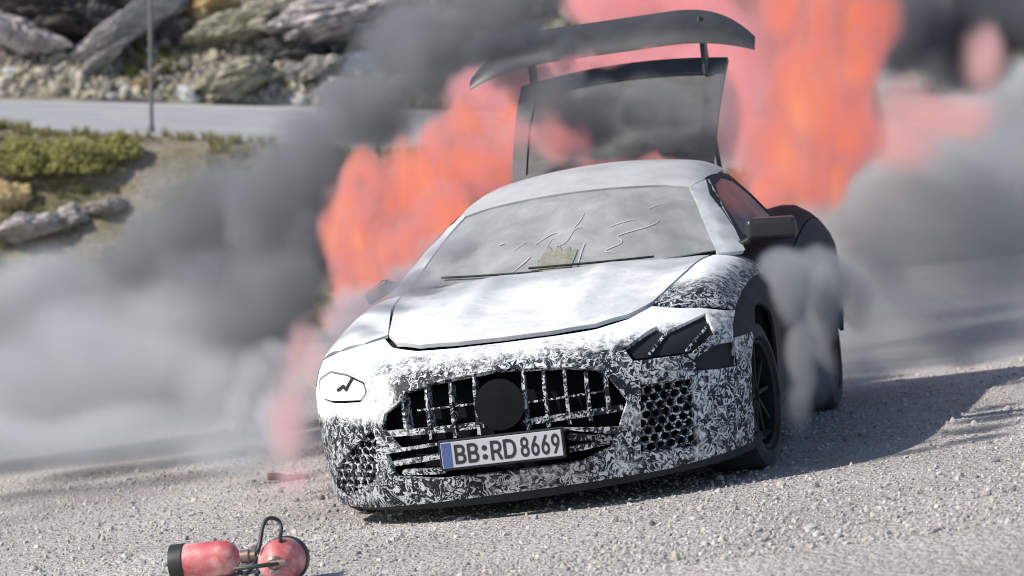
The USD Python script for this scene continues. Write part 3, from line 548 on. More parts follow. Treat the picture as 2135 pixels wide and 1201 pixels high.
# raised hatch with its pane and wing
hin, end = np.array((-.80, 1.335)), np.array((-1.55, 1.85)); ud = (end - hin) / np.linalg.norm(end - hin); HL = np.linalg.norm(end - hin)
HB = np.eye(4); HB[:3, 0] = (ud[0], 0, ud[1]); HB[:3, 1] = (0, 1, 0); HB[:3, 2] = np.cross(HB[:3, 0], HB[:3, 1]); HB[:3, 3] = (hin[0], 0, hin[1])
if HB[2, 2] < 0: HB[:3, 2] *= -1
def hatch_sheet(poly, thick, bulge=.04, z0=0.):
    Pp, t, loops = tri2d(poly, .05); zt = z0 + bulge * np.sin(np.clip(Pp[:, 0] / HL, 0, 1) * np.pi) - .05 * (Pp[:, 1] / .55) ** 2
    A = np.c_[Pp, zt]; B = np.c_[Pp, zt - thick]; n = len(A); fs = [t, t[:, ::-1] + n]
    for lp in loops: nx = np.roll(lp, -1); fs += [np.stack([lp, lp + n, nx + n], -1), np.stack([lp, nx + n, nx], -1)]
    m = trimesh.Trimesh(np.vstack([A, B]), np.vstack(fs), process=False); m.apply_transform(HB); trimesh.repair.fix_normals(m); return m
ho = P([(0, -.52), (0, .52), (.5, .545), (HL, .56), (HL, -.56), (.5, -.545)]); hi_ = P([(.07, -.45), (.07, .45), (.45, .46), (HL - .16, .45), (HL - .16, -.45), (.45, -.46)])
hat = obj("tailgate", hatch_sheet(ho.difference(hi_), .03), plain("sooty_grey_tailgate", (.075, .073, .075), .6, var=.35, scale=4), car, smooth=40); tag(hat, "raised tailgate above the roof")
obj("tailgate_pane", hatch_sheet(hi_.buffer(.01), .005, z0=-.012), M_hatchglass, hat, smooth=40)
for s in (1, -1):
    obj("gas_strut", tube([(-1.25, s * .50, .98), (-1.10, s * .50, 1.50)], .012, 8), M_dark, hat, smooth=True)
# wing: an arched aerofoil; section in (chord, thickness)
prof = np.array([(0, 0), (.04, .034), (.12, .048), (.22, .036), (.32, .006), (.22, .0), (.12, -.004), (.04, -.012)])
ys = np.linspace(-.76, .76, 41); vs, fs = [], []
Wa = Rot.from_euler("y", 33, degrees=True).as_matrix()
for y in ys:
    k = np.clip((abs(y) - .30) / .46, 0, 1); sc = 1 - .62 * k ** 3; drop = -.085 * k ** 2.2
    q = np.c_[-prof[:, 0] * sc * 1.0 + .13, np.full(len(prof), y), prof[:, 1] * sc]; q = q @ Wa.T; q += (-1.42, -.02, 1.98 + drop); vs.append(q)
m_ = len(prof); vs = np.vstack(vs)
for i in range(len(ys) - 1):
    for j in range(m_): k = (j + 1) % m_; fs += [[i*m_+j, (i+1)*m_+j, (i+1)*m_+k], [i*m_+j, (i+1)*m_+k, i*m_+k]]
for base, rev in ((0, 1), ((len(ys) - 1) * m_, 0)):
    for j in range(1, m_ - 1): fs.append([base, base + j, base + j + 1] if rev else [base, base + j + 1, base + j])
wg = trimesh.Trimesh(vs, fs, process=False); trimesh.repair.fix_normals(wg)
wing = obj("tail_wing", wg, M_wing, hat, smooth=40); tag(wing, "large arched tail wing on the raised tailgate")
for s in (1, -1):
    obj("wing_pylon", m3.Manifold.batch_hull([m3.Manifold.sphere(.012, 8).translate(q) for q in ((-1.50, s*.46, 1.80), (-1.38, s*.46, 1.74), (-1.42, s*.46, 2.03), (-1.50, s*.46, 2.02))]), M_wing, hat, smooth=40)
#VOL
# ------------------------------------------------------------------ smoke and flames: volumes of real depth around the car
def blob_mesh(blobs, pad=1.0, seed=0):
    ms = []
    for c, r in blobs:
        s = m3.Manifold.sphere(1.0, 20).scale(tuple(np.array(r) * pad)).translate(tuple(c)); ms.append(s)
    m = m3.Manifold.batch_boolean(ms, m3.OpType.Add); parts = m.decompose()
    return to_tm(m)
def plume(name, label, cat, blobs, density, color, seed=0, nscale=1.6, amp=0.5, lo=0.0, hi=0.6, nweight=1.0, emit=None, aniso=0.0, group=None, detail=5.0, absorb=(0, 0, 0), stretch=(1, 1, 0.75), core=0.0):
    """One cloud: its density falls off from the middle of each swelling, broken up by noise. blobs: (centre, radii, weight)."""
    off = np.random.default_rng(seed).uniform(-50, 50, 3)
    nodes = {"g": ("geometry", {}), "mp": ("mapping", {"location": tuple(off), "scale": stretch}), "n1": ("noise_texture", {"scale": nscale, "detail": 2.0}), "nc": ("vector_math", {"math_type": "subtract", "vector2": (0.5, 0.5, 0.5)}),
             "ns": ("vector_math", {"math_type": "scale", "scale": amp}), "ps": ("vector_math", {"math_type": "add"}), "n2": ("noise_texture", {"scale": nscale * 2.2, "detail": detail, "roughness": 0.6, "distortion": 0.4})}
    links = [("g.position", "mp.vector"), ("mp.vector", "n1.vector"), ("mp.vector", "n2.vector"), ("n1.color", "nc.vector1"), ("nc.vector", "ns.vector1"), ("g.position", "ps.vector1"), ("ns.vector", "ps.vector2")]
    prev = None
    for i, (c, r, w) in enumerate(blobs):
        r = np.broadcast_to(r, 3)
        nodes[f"d{i}"] = ("vector_math", {"math_type": "subtract", "vector2": tuple(c)}); nodes[f"e{i}"] = ("vector_math", {"math_type": "divide", "vector2": tuple(r)}); nodes[f"l{i}"] = ("vector_math", {"math_type": "length"})
        nodes[f"f{i}"] = ("map_range", {"range_type": "smoothstep", "from_min": 1.0, "from_max": core, "to_min": 0.0, "to_max": w, "clamp": True})
        links += [("ps.vector", f"d{i}.vector1"), (f"d{i}.vector", f"e{i}.vector1"), (f"e{i}.vector", f"l{i}.vector1"), (f"l{i}.value", f"f{i}.value")]
        if prev is None: prev = f"f{i}.result"
        else:
            nodes[f"a{i}"] = ("math", {"math_type": "maximum"}); links += [(prev, f"a{i}.value1"), (f"f{i}.result", f"a{i}.value2")]; prev = f"a{i}.value"
    # eaten away by noise: clamp((shape + (n-.5)*nweight - lo)/(hi-lo)) * density
    nodes["nn"] = ("math", {"math_type": "multiply_add", "value2": nweight, "value3": -0.5 * nweight}); nodes["sm"] = ("math", {"math_type": "add"})
    nodes["mr"] = ("map_range", {"range_type": "smoothstep", "from_min": lo, "from_max": hi, "to_min": 0.0, "to_max": 1.0, "clamp": True}); nodes["gate"] = ("math", {"math_type": "multiply", "value2": 6.0, "use_clamp": True})
    nodes["gm"] = ("math", {"math_type": "multiply"}); nodes["dn"] = ("math", {"math_type": "multiply", "value2": density}); nodes["v"] = ("principled_volume", {"color": color, "anisotropy": aniso, "absorption_color": absorb})
    links += [("n2.fac", "nn.value1"), (prev, "sm.value1"), ("nn.value", "sm.value2"), ("sm.value", "mr.value"), (prev, "gate.value1"), ("mr.result", "gm.value1"), ("gate.value", "gm.value2"), ("gm.value", "dn.value1"), ("dn.value", "v.density")]
    if emit:
        stops, k = emit
        nodes["n3"] = ("noise_texture", {"scale": nscale * 2.1, "detail": 4.0, "roughness": 0.6, "distortion": 0.8}); nodes["er"] = ("rgb_ramp", {"ramp": stops}); nodes["em"] = ("math", {"math_type": "multiply", "value2": k})
        nodes["ef"] = ("math", {"math_type": "multiply_add", "value2": 0.55}); nodes["eh"] = ("math", {"math_type": "multiply_add", "value2": 1.9, "value3": -0.75})
        links += [("mp.vector", "n3.vector"), ("n3.fac", "eh.value1"), (prev, "ef.value1"), ("eh.value", "ef.value3"), ("ef.value", "er.fac"), ("er.color", "v.emission_color"), ("dn.value", "em.value1"), ("em.value", "v.emission_strength")]
    mm = usdkit.material(stage, LK + numbered(name + "_volume", LK), nodes, links, volume="v.volume")
    me = blob_mesh([(c, np.broadcast_to(r, 3) + amp * 0.42) for c, r, w in blobs])
    return tag(obj(name, me, mm), label, cat, group, "stuff")
B = lambda u, v, d, r, w=1.0: (at(u, v, d), r, w)
FLAME = [(0.02, (0.13, 0.085, 0.085)), (0.18, (0.27, 0.115, 0.12)), (0.36, (0.42, 0.135, 0.13)), (0.58, (0.50, 0.125, 0.075)), (0.78, (0.56, 0.17, 0.085)), (0.98, (0.62, 0.25, 0.13))]
PINK = [(0.10, (0.30, 0.15, 0.165)), (0.45, (0.42, 0.165, 0.18)), (0.75, (0.48, 0.15, 0.14))]
FSC = (0.26, 0.17, 0.16)
plume("smoke_bank", "grey smoke bank drifting to the left of the car over the lot", "smoke",
      [B(150, 730, 18.5, (1.0, 1.2, .60)), B(0, 690, 18.8, (1.0, 1.2, .70)), B(-260, 720, 18.5, (1.2, 1.2, .7)), B(300, 790, 17.2, (1.0, 1.0, .55)), B(40, 830, 17.0, (1.0, .9, .42)), B(520, 830, 16.6, (.65, .8, .46)), B(400, 700, 17.8, (.8, 1.0, .6)), B(250, 905, 15.9, (1.2, .9, .26), .8), B(500, 935, 15.0, (.6, .7, .22), .75), B(-60, 910, 16.0, (.9, .9, .28), .75)],
      2.0, (0.86, 0.875, 0.90), seed=1, nscale=.9, amp=.65, lo=.05, hi=.7, nweight=.7, detail=4)
plume("dark_smoke_column", "dark grey smoke column rising between the left flames and the rocky slope", "smoke",
      [B(600, 480, 17.5, (.55, .8, .80)), B(640, 330, 18.0, (.42, .8, .5)), B(760, 230, 18.5, (.50, .9, .42)), B(900, 120, 18.6, (.60, .9, .50)), B(1040, -20, 18.8, (.62, 1.0, .6)), B(1120, -220, 19, (.9, 1.1, .8)), B(560, 650, 17.0, (.55, .7, .55)), B(1060, 170, 17.6, (.45, .5, .25)), B(450, 480, 18.8, (.70, .9, .62), .8), B(330, 560, 19.2, (.75, .9, .6), .7), B(150, 600, 19.4, (.7, .9, .45), .6), B(430, 640, 18.2, (.6, .8, .55), .8)],
      3.8, (0.38, 0.395, 0.42), seed=2, nscale=1.4, amp=.6, lo=.06, hi=.6, nweight=1.0, detail=4)
plume("smoke_bank", "pale grey smoke bank spreading to the right of the raised hatch", "smoke",
      [B(1950, 470, 19, (.9, 1.2, .95)), B(2150, 420, 19.5, (1.0, 1.4, 1.1)), B(1780, 560, 18.2, (.55, 1.0, .75)), B(1860, 720, 17.6, (.8, .9, .62)), B(2080, 740, 17.8, (.9, 1.0, .62)), B(2350, 680, 18.2, (1.1, 1.1, .8)), B(1740, 760, 17.2, (.4, .7, .5)), B(1830, 400, 18.6, (.6, .8, .45)), B(1960, 300, 21.5, (1.0, .8, .55), .8), B(2150, 220, 22, (1.0, .8, .6), .8), B(1700, 330, 22, (.9, .7, .7), .7), B(1560, 200, 22.5, (.8, .6, .8), .6), B(1900, 800, 16.8, (.7, .6, .26), .9), B(2130, 790, 17.0, (.8, .7, .3), .9), B(1790, 790, 16.2, (.3, .5, .3), .9), B(1800, 180, 22, (.7, .6, .5), .7)],
      1.45, (0.97, 0.972, 0.978), seed=3, nscale=.9, amp=.6, lo=.03, hi=.6, nweight=.6, detail=4)
plume("black_smoke_cloud", "blackish smoke cloud at the top right above the pink flames", "smoke",
      [B(1880, 45, 19.5, (.55, .8, .50)), B(2080, 30, 20, (.75, .8, .48)), B(1990, 110, 20.5, (.7, .6, .35)), B(1900, -150, 20, (.8, .8, .6)), B(2330, 0, 20, (.9, .9, .7))],
      6.0, (0.30, 0.31, 0.355), seed=4, nscale=1.2, amp=.5, lo=.06, hi=.7, nweight=.7)
plume("flame", "salmon flames leaning along the left roof edge of the car", "flame",
      [B(755, 600, 15.4, (.26, .4, .40)), B(740, 500, 15.5, (.25, .4, .45)), B(745, 390, 15.7, (.24, .4, .26)), B(880, 430, 15.8, (.40, .4, .42)), B(980, 350, 15.9, (.45, .4, .30)), B(1120, 310, 16.1, (.50, .4, .28)), B(960, 270, 16.2, (.35, .3, .22)), B(1120, 260, 16.2, (.40, .3, .18)), B(840, 540, 15.2, (.25, .3, .35)), B(900, 480, 15.4, (.25, .3, .3))],
      12.0, FSC, seed=5, nscale=2.0, amp=.45, lo=.04, hi=.75, nweight=.9, emit=(FLAME, 1.0), stretch=(1.2, 1, .62))
plume("flame", "tall orange flame column right of the tail wing", "flame",
      [B(1600, 330, 17.0, (.32, .5, .5)), B(1660, 180, 17.2, (.50, .5, .55)), B(1640, 30, 17.4, (.55, .5, .6)), B(1600, -150, 17.6, (.7, .6, .6)), B(1760, 270, 17.6, (.42, .5, .40)), B(1590, 400, 16.6, (.22, .4, .22)), B(1780, 130, 18, (.30, .4, .5)), B(1690, 340, 17.2, (.34, .4, .34)), B(1780, 40, 17.9, (.35, .5, .5))],
      9.0, FSC, seed=6, nscale=1.5, amp=.6, lo=.04, hi=.75, nweight=.9, emit=(FLAME, 1.0), stretch=(1.2, 1, .55))
plume("flame", "pink flames behind the tail wing and hatch", "flame",
      [B(1290, 0, 17.4, (.45, .4, .25)), B(1430, 0, 17.4, (.50, .4, .25)), B(1280, 130, 17.2, (.45, .4, .16)), B(1460, 130, 17.2, (.35, .4, .22)), B(1330, 290, 16.9, (.50, .3, .2)), B(1250, 320, 15.6, (.45, .15, .10)), B(1520, 230, 17.0, (.34, .3, .42)), B(1180, 180, 17.4, (.5, .3, .25)), B(1020, 200, 17.0, (.45, .3, .20)), B(1380, 90, 17.4, (.6, .4, .25)), B(1520, 90, 17.4, (.40, .4, .40))],
      8.0, (.34, .22, .23), seed=7, nscale=1.8, amp=.36, lo=.03, hi=.6, nweight=.75, emit=(PINK, 1.0), stretch=(1.2, 1, .6))
plume("flame", "faint pinkish flames at the far right under the black smoke", "flame",
      [B(1960, 225, 18.6, (.60, .5, .24)), B(2060, 120, 18.6, (.26, .5, .40), .6), B(1880, 230, 18.3, (.4, .5, .3), .8), B(1840, 300, 18.2, (.45, .5, .3))],
      3.0, (0.55, 0.42, 0.42), seed=8, nscale=1.3, amp=.5, lo=.08, hi=.8, nweight=.8, emit=([(.1, (.25, .15, .15)), (.7, (.42, .19, .18))], 1.0), stretch=(1, 1, .6))
plume("flame", "low pink flames licking out of the left front wheel arch", "flame",
      [B(600, 880, 13.9, (.17, .25, .36)), B(600, 985, 13.6, (.16, .25, .13)), B(640, 760, 14.2, (.18, .25, .26)), B(700, 690, 14.3, (.22, .25, .20)), B(740, 630, 14.3, (.16, .2, .2))],
      4.5, (0.55, 0.42, 0.44), seed=9, nscale=2.6, amp=.32, lo=.03, hi=.85, nweight=.9, emit=([(.05, (.22, .18, .19)), (.5, (.33, .20, .205)), (.8, (.42, .19, .18))], .85), stretch=(1.2, 1, .55))
plume("flame", "salmon flames in front of the burnt left mirror", "flame",
      [B(752, 585, 13.15, (.13, .12, .20)), B(730, 520, 13.3, (.12, .12, .24)), B(800, 520, 13.6, (.10, .12, .2))],
      7.0, FSC, seed=19, nscale=3.0, amp=.18, lo=.06, hi=.55, nweight=.9, emit=(FLAME, 1.0), stretch=(1.2, 1, .55))
plume("steam_puff", "small whitish steam puff left of the front wheel", "steam",
      [B(525, 780, 14.6, (.15, .2, .22)), B(500, 870, 14.5, (.13, .2, .16)), B(560, 735, 14.7, (.16, .2, .12)), B(555, 860, 14.2, (.12, .2, .2))],
      4.0, (0.85, 0.87, 0.90), seed=10, nscale=2.2, amp=.25, lo=.06, hi=.9, nweight=.8, stretch=(1, 1, .6))
plume("wheel_arch_smoke", "grey smoke pouring from the front wheel arch below the mirror", "smoke",
      [B(1645, 600, 12.1, (.15, .2, .22)), B(1700, 640, 12.6, (.14, .22, .28)), B(1660, 740, 12.05, (.13, .15, .26)), B(1605, 545, 12.4, (.12, .2, .10)), B(1710, 570, 13.0, (.20, .25, .18)), B(1650, 830, 12.0, (.12, .14, .18), .85), B(1705, 790, 12.4, (.13, .16, .24), .9), B(1780, 620, 13.6, (.2, .25, .25), .7)],
      10.0, (0.50, 0.51, 0.535), seed=11, nscale=2.2, amp=.22, lo=.03, hi=.75, nweight=.75, detail=4, stretch=(1, 1, .6))
plume("thin_smoke", "thin bluish smoke wisp over the left corner of the bonnet", "smoke",
      [B(870, 590, 13.1, (.26, .25, .18)), B(780, 640, 12.8, (.24, .2, .18)), B(715, 715, 12.5, (.20, .2, .12)), B(940, 530, 13.5, (.2, .25, .2)), B(760, 710, 12.35, (.12, .12, .06))],
      7.0, (0.66, 0.67, 0.73), seed=12, nscale=2.6, amp=.3, lo=.06, hi=.85, nweight=1.0, detail=4)
plume("thin_smoke", "thin grey smoke veil drifting across the raised hatch", "smoke",
      [B(1240, 240, 14.6, (.28, .25, .22)), B(1150, 200, 14.5, (.20, .2, .24)), B(1510, 230, 14.6, (.13, .2, .3)), B(1370, 230, 14.6, (.30, .25, .26)), B(1490, 270, 14.7, (.18, .25, .25)), B(1500, 180, 14.7, (.12, .2, .2))],
      4.5, (0.34, 0.34, 0.36), seed=13, nscale=1.8, amp=.3, lo=.02, hi=.8, nweight=.5)
plume("thin_smoke", "dark smoke wisp wrapped around the left half of the tail wing", "smoke",
      [B(1080, 160, 14.8, (.28, .25, .16)), B(1130, 215, 14.9, (.24, .25, .15)), B(1180, 120, 14.8, (.15, .2, .15)), B(1050, 90, 15.0, (.3, .25, .14)), B(1150, 280, 14.9, (.18, .2, .14))],
      8.0, (0.17, 0.18, 0.20), seed=14, nscale=2.4, amp=.28, lo=.06, hi=.7, nweight=.8)
plume("flame", "pinkish flames lapping over the roof in front of the raised hatch", "flame",
      [B(1160, 290, 14.6, (.26, .14, .15)), B(1080, 290, 14.7, (.22, .14, .16)), B(1270, 320, 14.5, (.30, .12, .08)), B(1370, 315, 14.5, (.24, .12, .06)), B(1240, 135, 14.75, (.26, .1, .075)), B(1360, 120, 14.75, (.22, .1, .06), .8), B(1160, 250, 14.7, (.16, .12, .2), .8)],
      7.0, (.34, .22, .23), seed=15, nscale=3.2, amp=.34, lo=.05, hi=1.0, nweight=1.0, emit=(PINK, .9), stretch=(1, 1, .7))
#REST
# ------------------------------------------------------------------ rocks, scree, grass and shrubs of the slope behind
def ground_at(u, v, d0=8.0, d1=80.0):
    ds = np.linspace(d0, d1, 4000); r = ray(u, v); x, y, z = r[0] / r[1] * ds, ds, CAMZ + r[2] / r[1] * ds
    k = np.argmax(terr(x, y) >= z); return np.array([x[k], y[k], terr(x[k], y[k])])
def rock_mesh(seed, sub=4, planes=16, rough=.22, soft=30, strata=0.0):
    g = np.random.default_rng(seed); m = trimesh.creation.icosphere(subdivisions=sub); d = m.vertices
    n = g.standard_normal((planes, 3)); n /= np.linalg.norm(n, axis=1, keepdims=True); dd = g.uniform(.62, 1.0, planes)
    q = np.clip(d @ n.T, .02, None) / dd; r = 1 / (np.sum(q ** soft, 1) ** (1 / soft))
    r = np.minimum(r, 1.25) * (1 + rough * (fbm(d * 2.2 + seed, 4, seed % 97) - .5) + rough * .5 * (np.abs(fbm(d * [3, 3, 9] + seed, 3, 5) - .5)))
    if strata:
        q = d[:, 2] * 3.2 + d[:, 0] * .5 + 1.6 * fbm(d * 1.6 + seed, 4, 7) + seed; w = q - np.floor(q); r = r * (1 - strata * np.where(w < .78, w * .6, 1.6)) * (1 + .25 * (np.abs(fbm(d * 5 + seed, 4, 2) - .5) - .12))
    m.vertices = d * r[:, None]; return m
def rock_mat(name, a, b, scale=3.0, layers=2.2):
    return mat(name, {"tc": ("texture_coordinate", {}), "mp": ("mapping", {"scale": (1, 1, layers)}), "n": ("noise_texture", {"scale": scale, "detail": 8.0, "roughness": .65}), "n2": ("noise_texture", {"scale": 12.0, "detail": 6.0, "roughness": .7}),
        "r": ("rgb_ramp", {"ramp": [(.34, a), (.66, b)]}), "r2": ("rgb_ramp", {"ramp": [(.3, (.5, .5, .5)), (.55, (1, 1, 1)), (1.0, (1, 1, 1))]}), "m": ("mix", {"mix_type": "multiply", "fac": .8}), "b": ("bump", {"strength": .9, "distance": .06}), "p": ("principled_bsdf", {"roughness": .9, "specular_ior_level": .2})},
        [("tc.object", "mp.vector"), ("mp.vector", "n.vector"), ("mp.vector", "n2.vector"), ("n.fac", "r.fac"), ("n2.fac", "r2.fac"), ("r.color", "m.color1"), ("r2.color", "m.color2"), ("m.color", "p.base_color"), ("n.fac", "b.height"), ("b.normal", "p.normal")])
RK = {"grey": rock_mat("grey_rock", (.24, .22, .20), (.45, .42, .40)), "lilac": rock_mat("pale_lilac_rock", (.32, .285, .28), (.54, .49, .48)), "brown": rock_mat("shade_dark_brown_rock", (.03, .026, .024), (.10, .08, .07)),  # dark brown has the shadow of the rock recess painted into it
      "ochre": rock_mat("ochre_rock", (.34, .24, .11), (.55, .42, .24)), "white": rock_mat("whitish_rock", (.5, .5, .5), (.68, .68, .68)), "moss": rock_mat("mossy_rock", (.22, .21, .15), (.42, .38, .30)), "dark": rock_mat("blackish_rock_with_shade", (.05, .05, .052), (.13, .125, .125))}  # blackish tone also paints the shade under the broad slab
def rock(u, v, wp, hp, tilt, mat_, label, seed, group=None, depth=.8, sink=.15):
    g = ground_at(u, min(v + hp * .35, 1100)); s = g[1] / FPX; w, h = wp * s, hp * s
    m = rock_mesh(seed, sub=5, planes=11, rough=.7, soft=70, strata=.035); h *= 1.25; m.apply_scale((w / 2, max(w, h) * depth / 2, h / 2))
    R = Rot.from_euler("yxz", [-tilt, -12, (seed * 37 % 40) - 20], degrees=True).as_matrix()
    c = at(u, v, g[1] + max(w, h) * depth * .12)
    t = thing_mesh("rock", m, RK[mat_], mat4(R, c), smooth=22); tag(t, label, "rock", group); return t
def thing_mesh(name, m, mt, M, smooth=22):
    p = usdkit.mesh(stage, "/World/" + numbered(name), m, mt, smooth); p.AddTransformOp().Set(Gf.Matrix4d(*np.asarray(M, float).T.ravel())); return p.GetPrim()
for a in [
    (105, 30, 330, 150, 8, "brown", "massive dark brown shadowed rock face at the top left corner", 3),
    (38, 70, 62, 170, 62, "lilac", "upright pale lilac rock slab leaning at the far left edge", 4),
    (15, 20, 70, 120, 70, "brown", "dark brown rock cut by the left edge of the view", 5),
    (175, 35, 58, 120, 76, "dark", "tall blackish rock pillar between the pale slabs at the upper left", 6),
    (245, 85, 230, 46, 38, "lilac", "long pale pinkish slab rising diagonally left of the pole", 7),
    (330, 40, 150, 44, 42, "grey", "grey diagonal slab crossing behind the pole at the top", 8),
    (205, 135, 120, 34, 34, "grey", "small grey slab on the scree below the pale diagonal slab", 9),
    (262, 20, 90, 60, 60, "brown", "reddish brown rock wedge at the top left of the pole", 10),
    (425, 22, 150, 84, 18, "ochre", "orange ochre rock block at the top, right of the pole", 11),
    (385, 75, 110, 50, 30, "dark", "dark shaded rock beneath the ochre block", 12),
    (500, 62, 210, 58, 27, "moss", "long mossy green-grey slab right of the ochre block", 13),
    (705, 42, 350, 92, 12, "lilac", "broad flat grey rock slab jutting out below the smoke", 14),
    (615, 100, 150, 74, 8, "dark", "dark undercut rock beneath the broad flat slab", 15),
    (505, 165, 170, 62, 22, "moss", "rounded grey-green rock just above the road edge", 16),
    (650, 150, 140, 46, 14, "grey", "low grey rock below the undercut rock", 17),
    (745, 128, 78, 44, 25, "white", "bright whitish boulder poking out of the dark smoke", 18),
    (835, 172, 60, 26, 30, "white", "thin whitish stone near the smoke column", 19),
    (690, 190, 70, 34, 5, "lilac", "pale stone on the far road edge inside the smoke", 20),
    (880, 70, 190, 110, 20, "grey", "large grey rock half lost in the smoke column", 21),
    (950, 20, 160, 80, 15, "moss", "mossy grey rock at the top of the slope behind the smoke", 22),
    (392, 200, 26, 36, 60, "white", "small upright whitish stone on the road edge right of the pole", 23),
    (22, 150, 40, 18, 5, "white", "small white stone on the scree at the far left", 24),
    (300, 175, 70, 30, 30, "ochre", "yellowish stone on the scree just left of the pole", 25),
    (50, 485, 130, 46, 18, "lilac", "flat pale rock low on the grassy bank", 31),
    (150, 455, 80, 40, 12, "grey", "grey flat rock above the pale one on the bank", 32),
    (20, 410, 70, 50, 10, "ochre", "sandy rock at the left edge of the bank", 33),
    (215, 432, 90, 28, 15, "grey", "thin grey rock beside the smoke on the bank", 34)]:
    rock(*a)

def instancer(name, label, protos, pos, quat, scale, ids):
    pi = UsdGeom.PointInstancer.Define(stage, "/World/" + numbered(name)); tag(pi.GetPrim(), label, None, None, "stuff")
    pr = []
    for i, (m, mt, sm) in enumerate(protos):
        q = usdkit.mesh(stage, f"{pi.GetPath()}/prototypes/piece_{i:03d}", m, mt, sm); pr.append(q.GetPath())
    pi.CreatePrototypesRel().SetTargets(pr); pi.CreateProtoIndicesAttr(Vt.IntArray.FromNumpy(np.asarray(ids, np.int32)))
    pi.CreatePositionsAttr(Vt.Vec3fArray.FromNumpy(np.asarray(pos, np.float32))); pi.CreateScalesAttr(Vt.Vec3fArray.FromNumpy(np.asarray(scale, np.float32)))
    pi.CreateOrientationsAttr(Vt.QuathArray([Gf.Quath(float(q[3]), float(q[0]), float(q[1]), float(q[2])) for q in quat])); return pi
STM = [plain(n, c, .95, var=.3, scale=20, spec=.2) for n, c in (("stone_light_grey", (.41, .395, .38)), ("stone_grey", (.29, .28, .275)), ("stone_dark", (.19, .185, .19)), ("stone_warm", (.40, .36, .31)), ("stone_white", (.47, .46, .445)), ("stone_beige", (.42, .36, .26)), ("stone_ochre", (.38, .32, .19)))]
pebbles = [rock_mesh(100 + i, sub=1, planes=10, rough=.05) for i in range(4)]
# gravel of the lot: denser towards the camera
N = 60000; X = rng.uniform(-3.4, 3.6, N); Y = 9.4 + 8.0 * rng.uniform(0, 1, N) ** 1.5
keep = fbm(np.stack([X * 1.2, Y * 1.2, 0 * X], -1), 3, 4) + rng.uniform(-.5, .5, N) > .42; X, Y = X[keep], Y[keep]; N = len(X)
sz = np.clip(rng.lognormal(math.log(.0045), .45, N), .0025, .02)
ids = rng.choice(20, N, p=np.tile(np.array([.34, .28, .08, .2, .10]) / 4, 4))
instancer("gravel", "loose grey gravel stones scattered over the lot", [(pebbles[i // 5], STM[i % 5], False) for i in range(20)],
          np.stack([X, Y, terr(X, Y) + sz * .25], -1), Rot.random(N, random_state=3).as_quat(), sz[:, None] * rng.uniform(.7, 1.3, (N, 3)) * [1, 1, .8], ids)
# scree above the road
N = 9000; X = rng.uniform(-8.5, 2.5, N); Y = 48.15 + 4.5 * rng.uniform(0, 1, N) ** 1.6
sz = np.clip(rng.lognormal(math.log(.024), .65, N), .008, .13); ids = rng.choice(20, N)
scm = [plain(n, c, .95, var=.3, scale=20, spec=.2) for n, c in (("scree_grey", (.33, .31, .29)), ("scree_warm", (.29, .25, .19)), ("scree_beige", (.38, .34, .26)), ("scree_ochre", (.31, .28, .20)), ("scree_dark", (.17, .16, .15)))]
instancer("scree", "beige and yellowish scree between the road and the rocks", [(pebbles[i // 5], scm[i % 5], False) for i in range(20)],
          np.stack([X, Y, terr(X, Y) + sz * .2], -1), Rot.random(N, random_state=4).as_quat(), sz[:, None] * rng.uniform(.6, 1.4, (N, 3)), ids)
def leafmat(name, a, b):
    return mat(name, {"o": ("geometry", {}), "r": ("rgb_ramp", {"ramp": [(0, a), (1, b)]}), "d": ("diffuse_bsdf", {}), "t": ("translucent_bsdf", {}), "m": ("mix_closure", {"fac": .45})},
               [("o.random_per_island", "r.fac"), ("r.color", "d.color"), ("r.color", "t.color"), ("d.BSDF", "m.closure1"), ("t.BSDF", "m.closure2")], surface="m.closure")
M_grass = leafmat("dry_grass_blades", (.27, .25, .11), (.50, .44, .24)); M_shrub = leafmat("yellow_green_leaves", (.38, .36, .15), (.60, .55, .26)); M_hillgrass = leafmat("olive_grass_blades", (.12, .13, .05), (.30, .29, .14))
M_twig = plain("brown_twig", (.08, .06, .04), .9)
def tuft(seed, n=26, h=.22, sp=.10):
    g = np.random.default_rng(seed); v, f = [], []
    for i in range(n):
        a = g.uniform(0, 6.28); b = np.array([math.cos(a), math.sin(a), 0]) * g.uniform(0, sp * .5); d = np.array([math.cos(a), math.sin(a), 0]) * g.uniform(.1, 1) * sp; hh = h * g.uniform(.5, 1.1); w = np.array([-math.sin(a), math.cos(a), 0]) * .007
        k = len(v); v += [b - w, b + w, b + d * .5 + [0, 0, hh * .65] + w * .7, b + d * .5 + [0, 0, hh * .65] - w * .7, b + d * 1.3 + [0, 0, hh]]; f += [[k, k+1, k+2], [k, k+2, k+3], [k+3, k+2, k+4]]
    return trimesh.Trimesh(v, f, process=False)
tufts = [tuft(i) for i in range(4)]
N = 7000; X = rng.uniform(-9, 9, N); Y = rng.uniform(34.6, 39.9, N); keep = fbm(np.stack([X * .8, Y * .8, 0 * X], -1), 3, 14) > .44; X, Y = X[keep], Y[keep]; N = len(X)
instancer("grass", "dry olive grass tufts on the bank below the road", [(t, M_grass, False) for t in tufts], np.stack([X, Y, terr(X, Y) - .01], -1), Rot.from_euler("z", rng.uniform(0, 6.28, N)).as_quat(), rng.uniform(.35, .8, (N, 1)) * np.ones(3), rng.integers(0, 4, N))
N = 2600; X = rng.uniform(-8.5, 4, N); Y = 48.4 + 5 * rng.uniform(0, 1, N); keep = fbm(np.stack([X * .7, Y * .7, 0 * X], -1), 3, 24) > .5; X, Y = X[keep], Y[keep]; N = len(X)
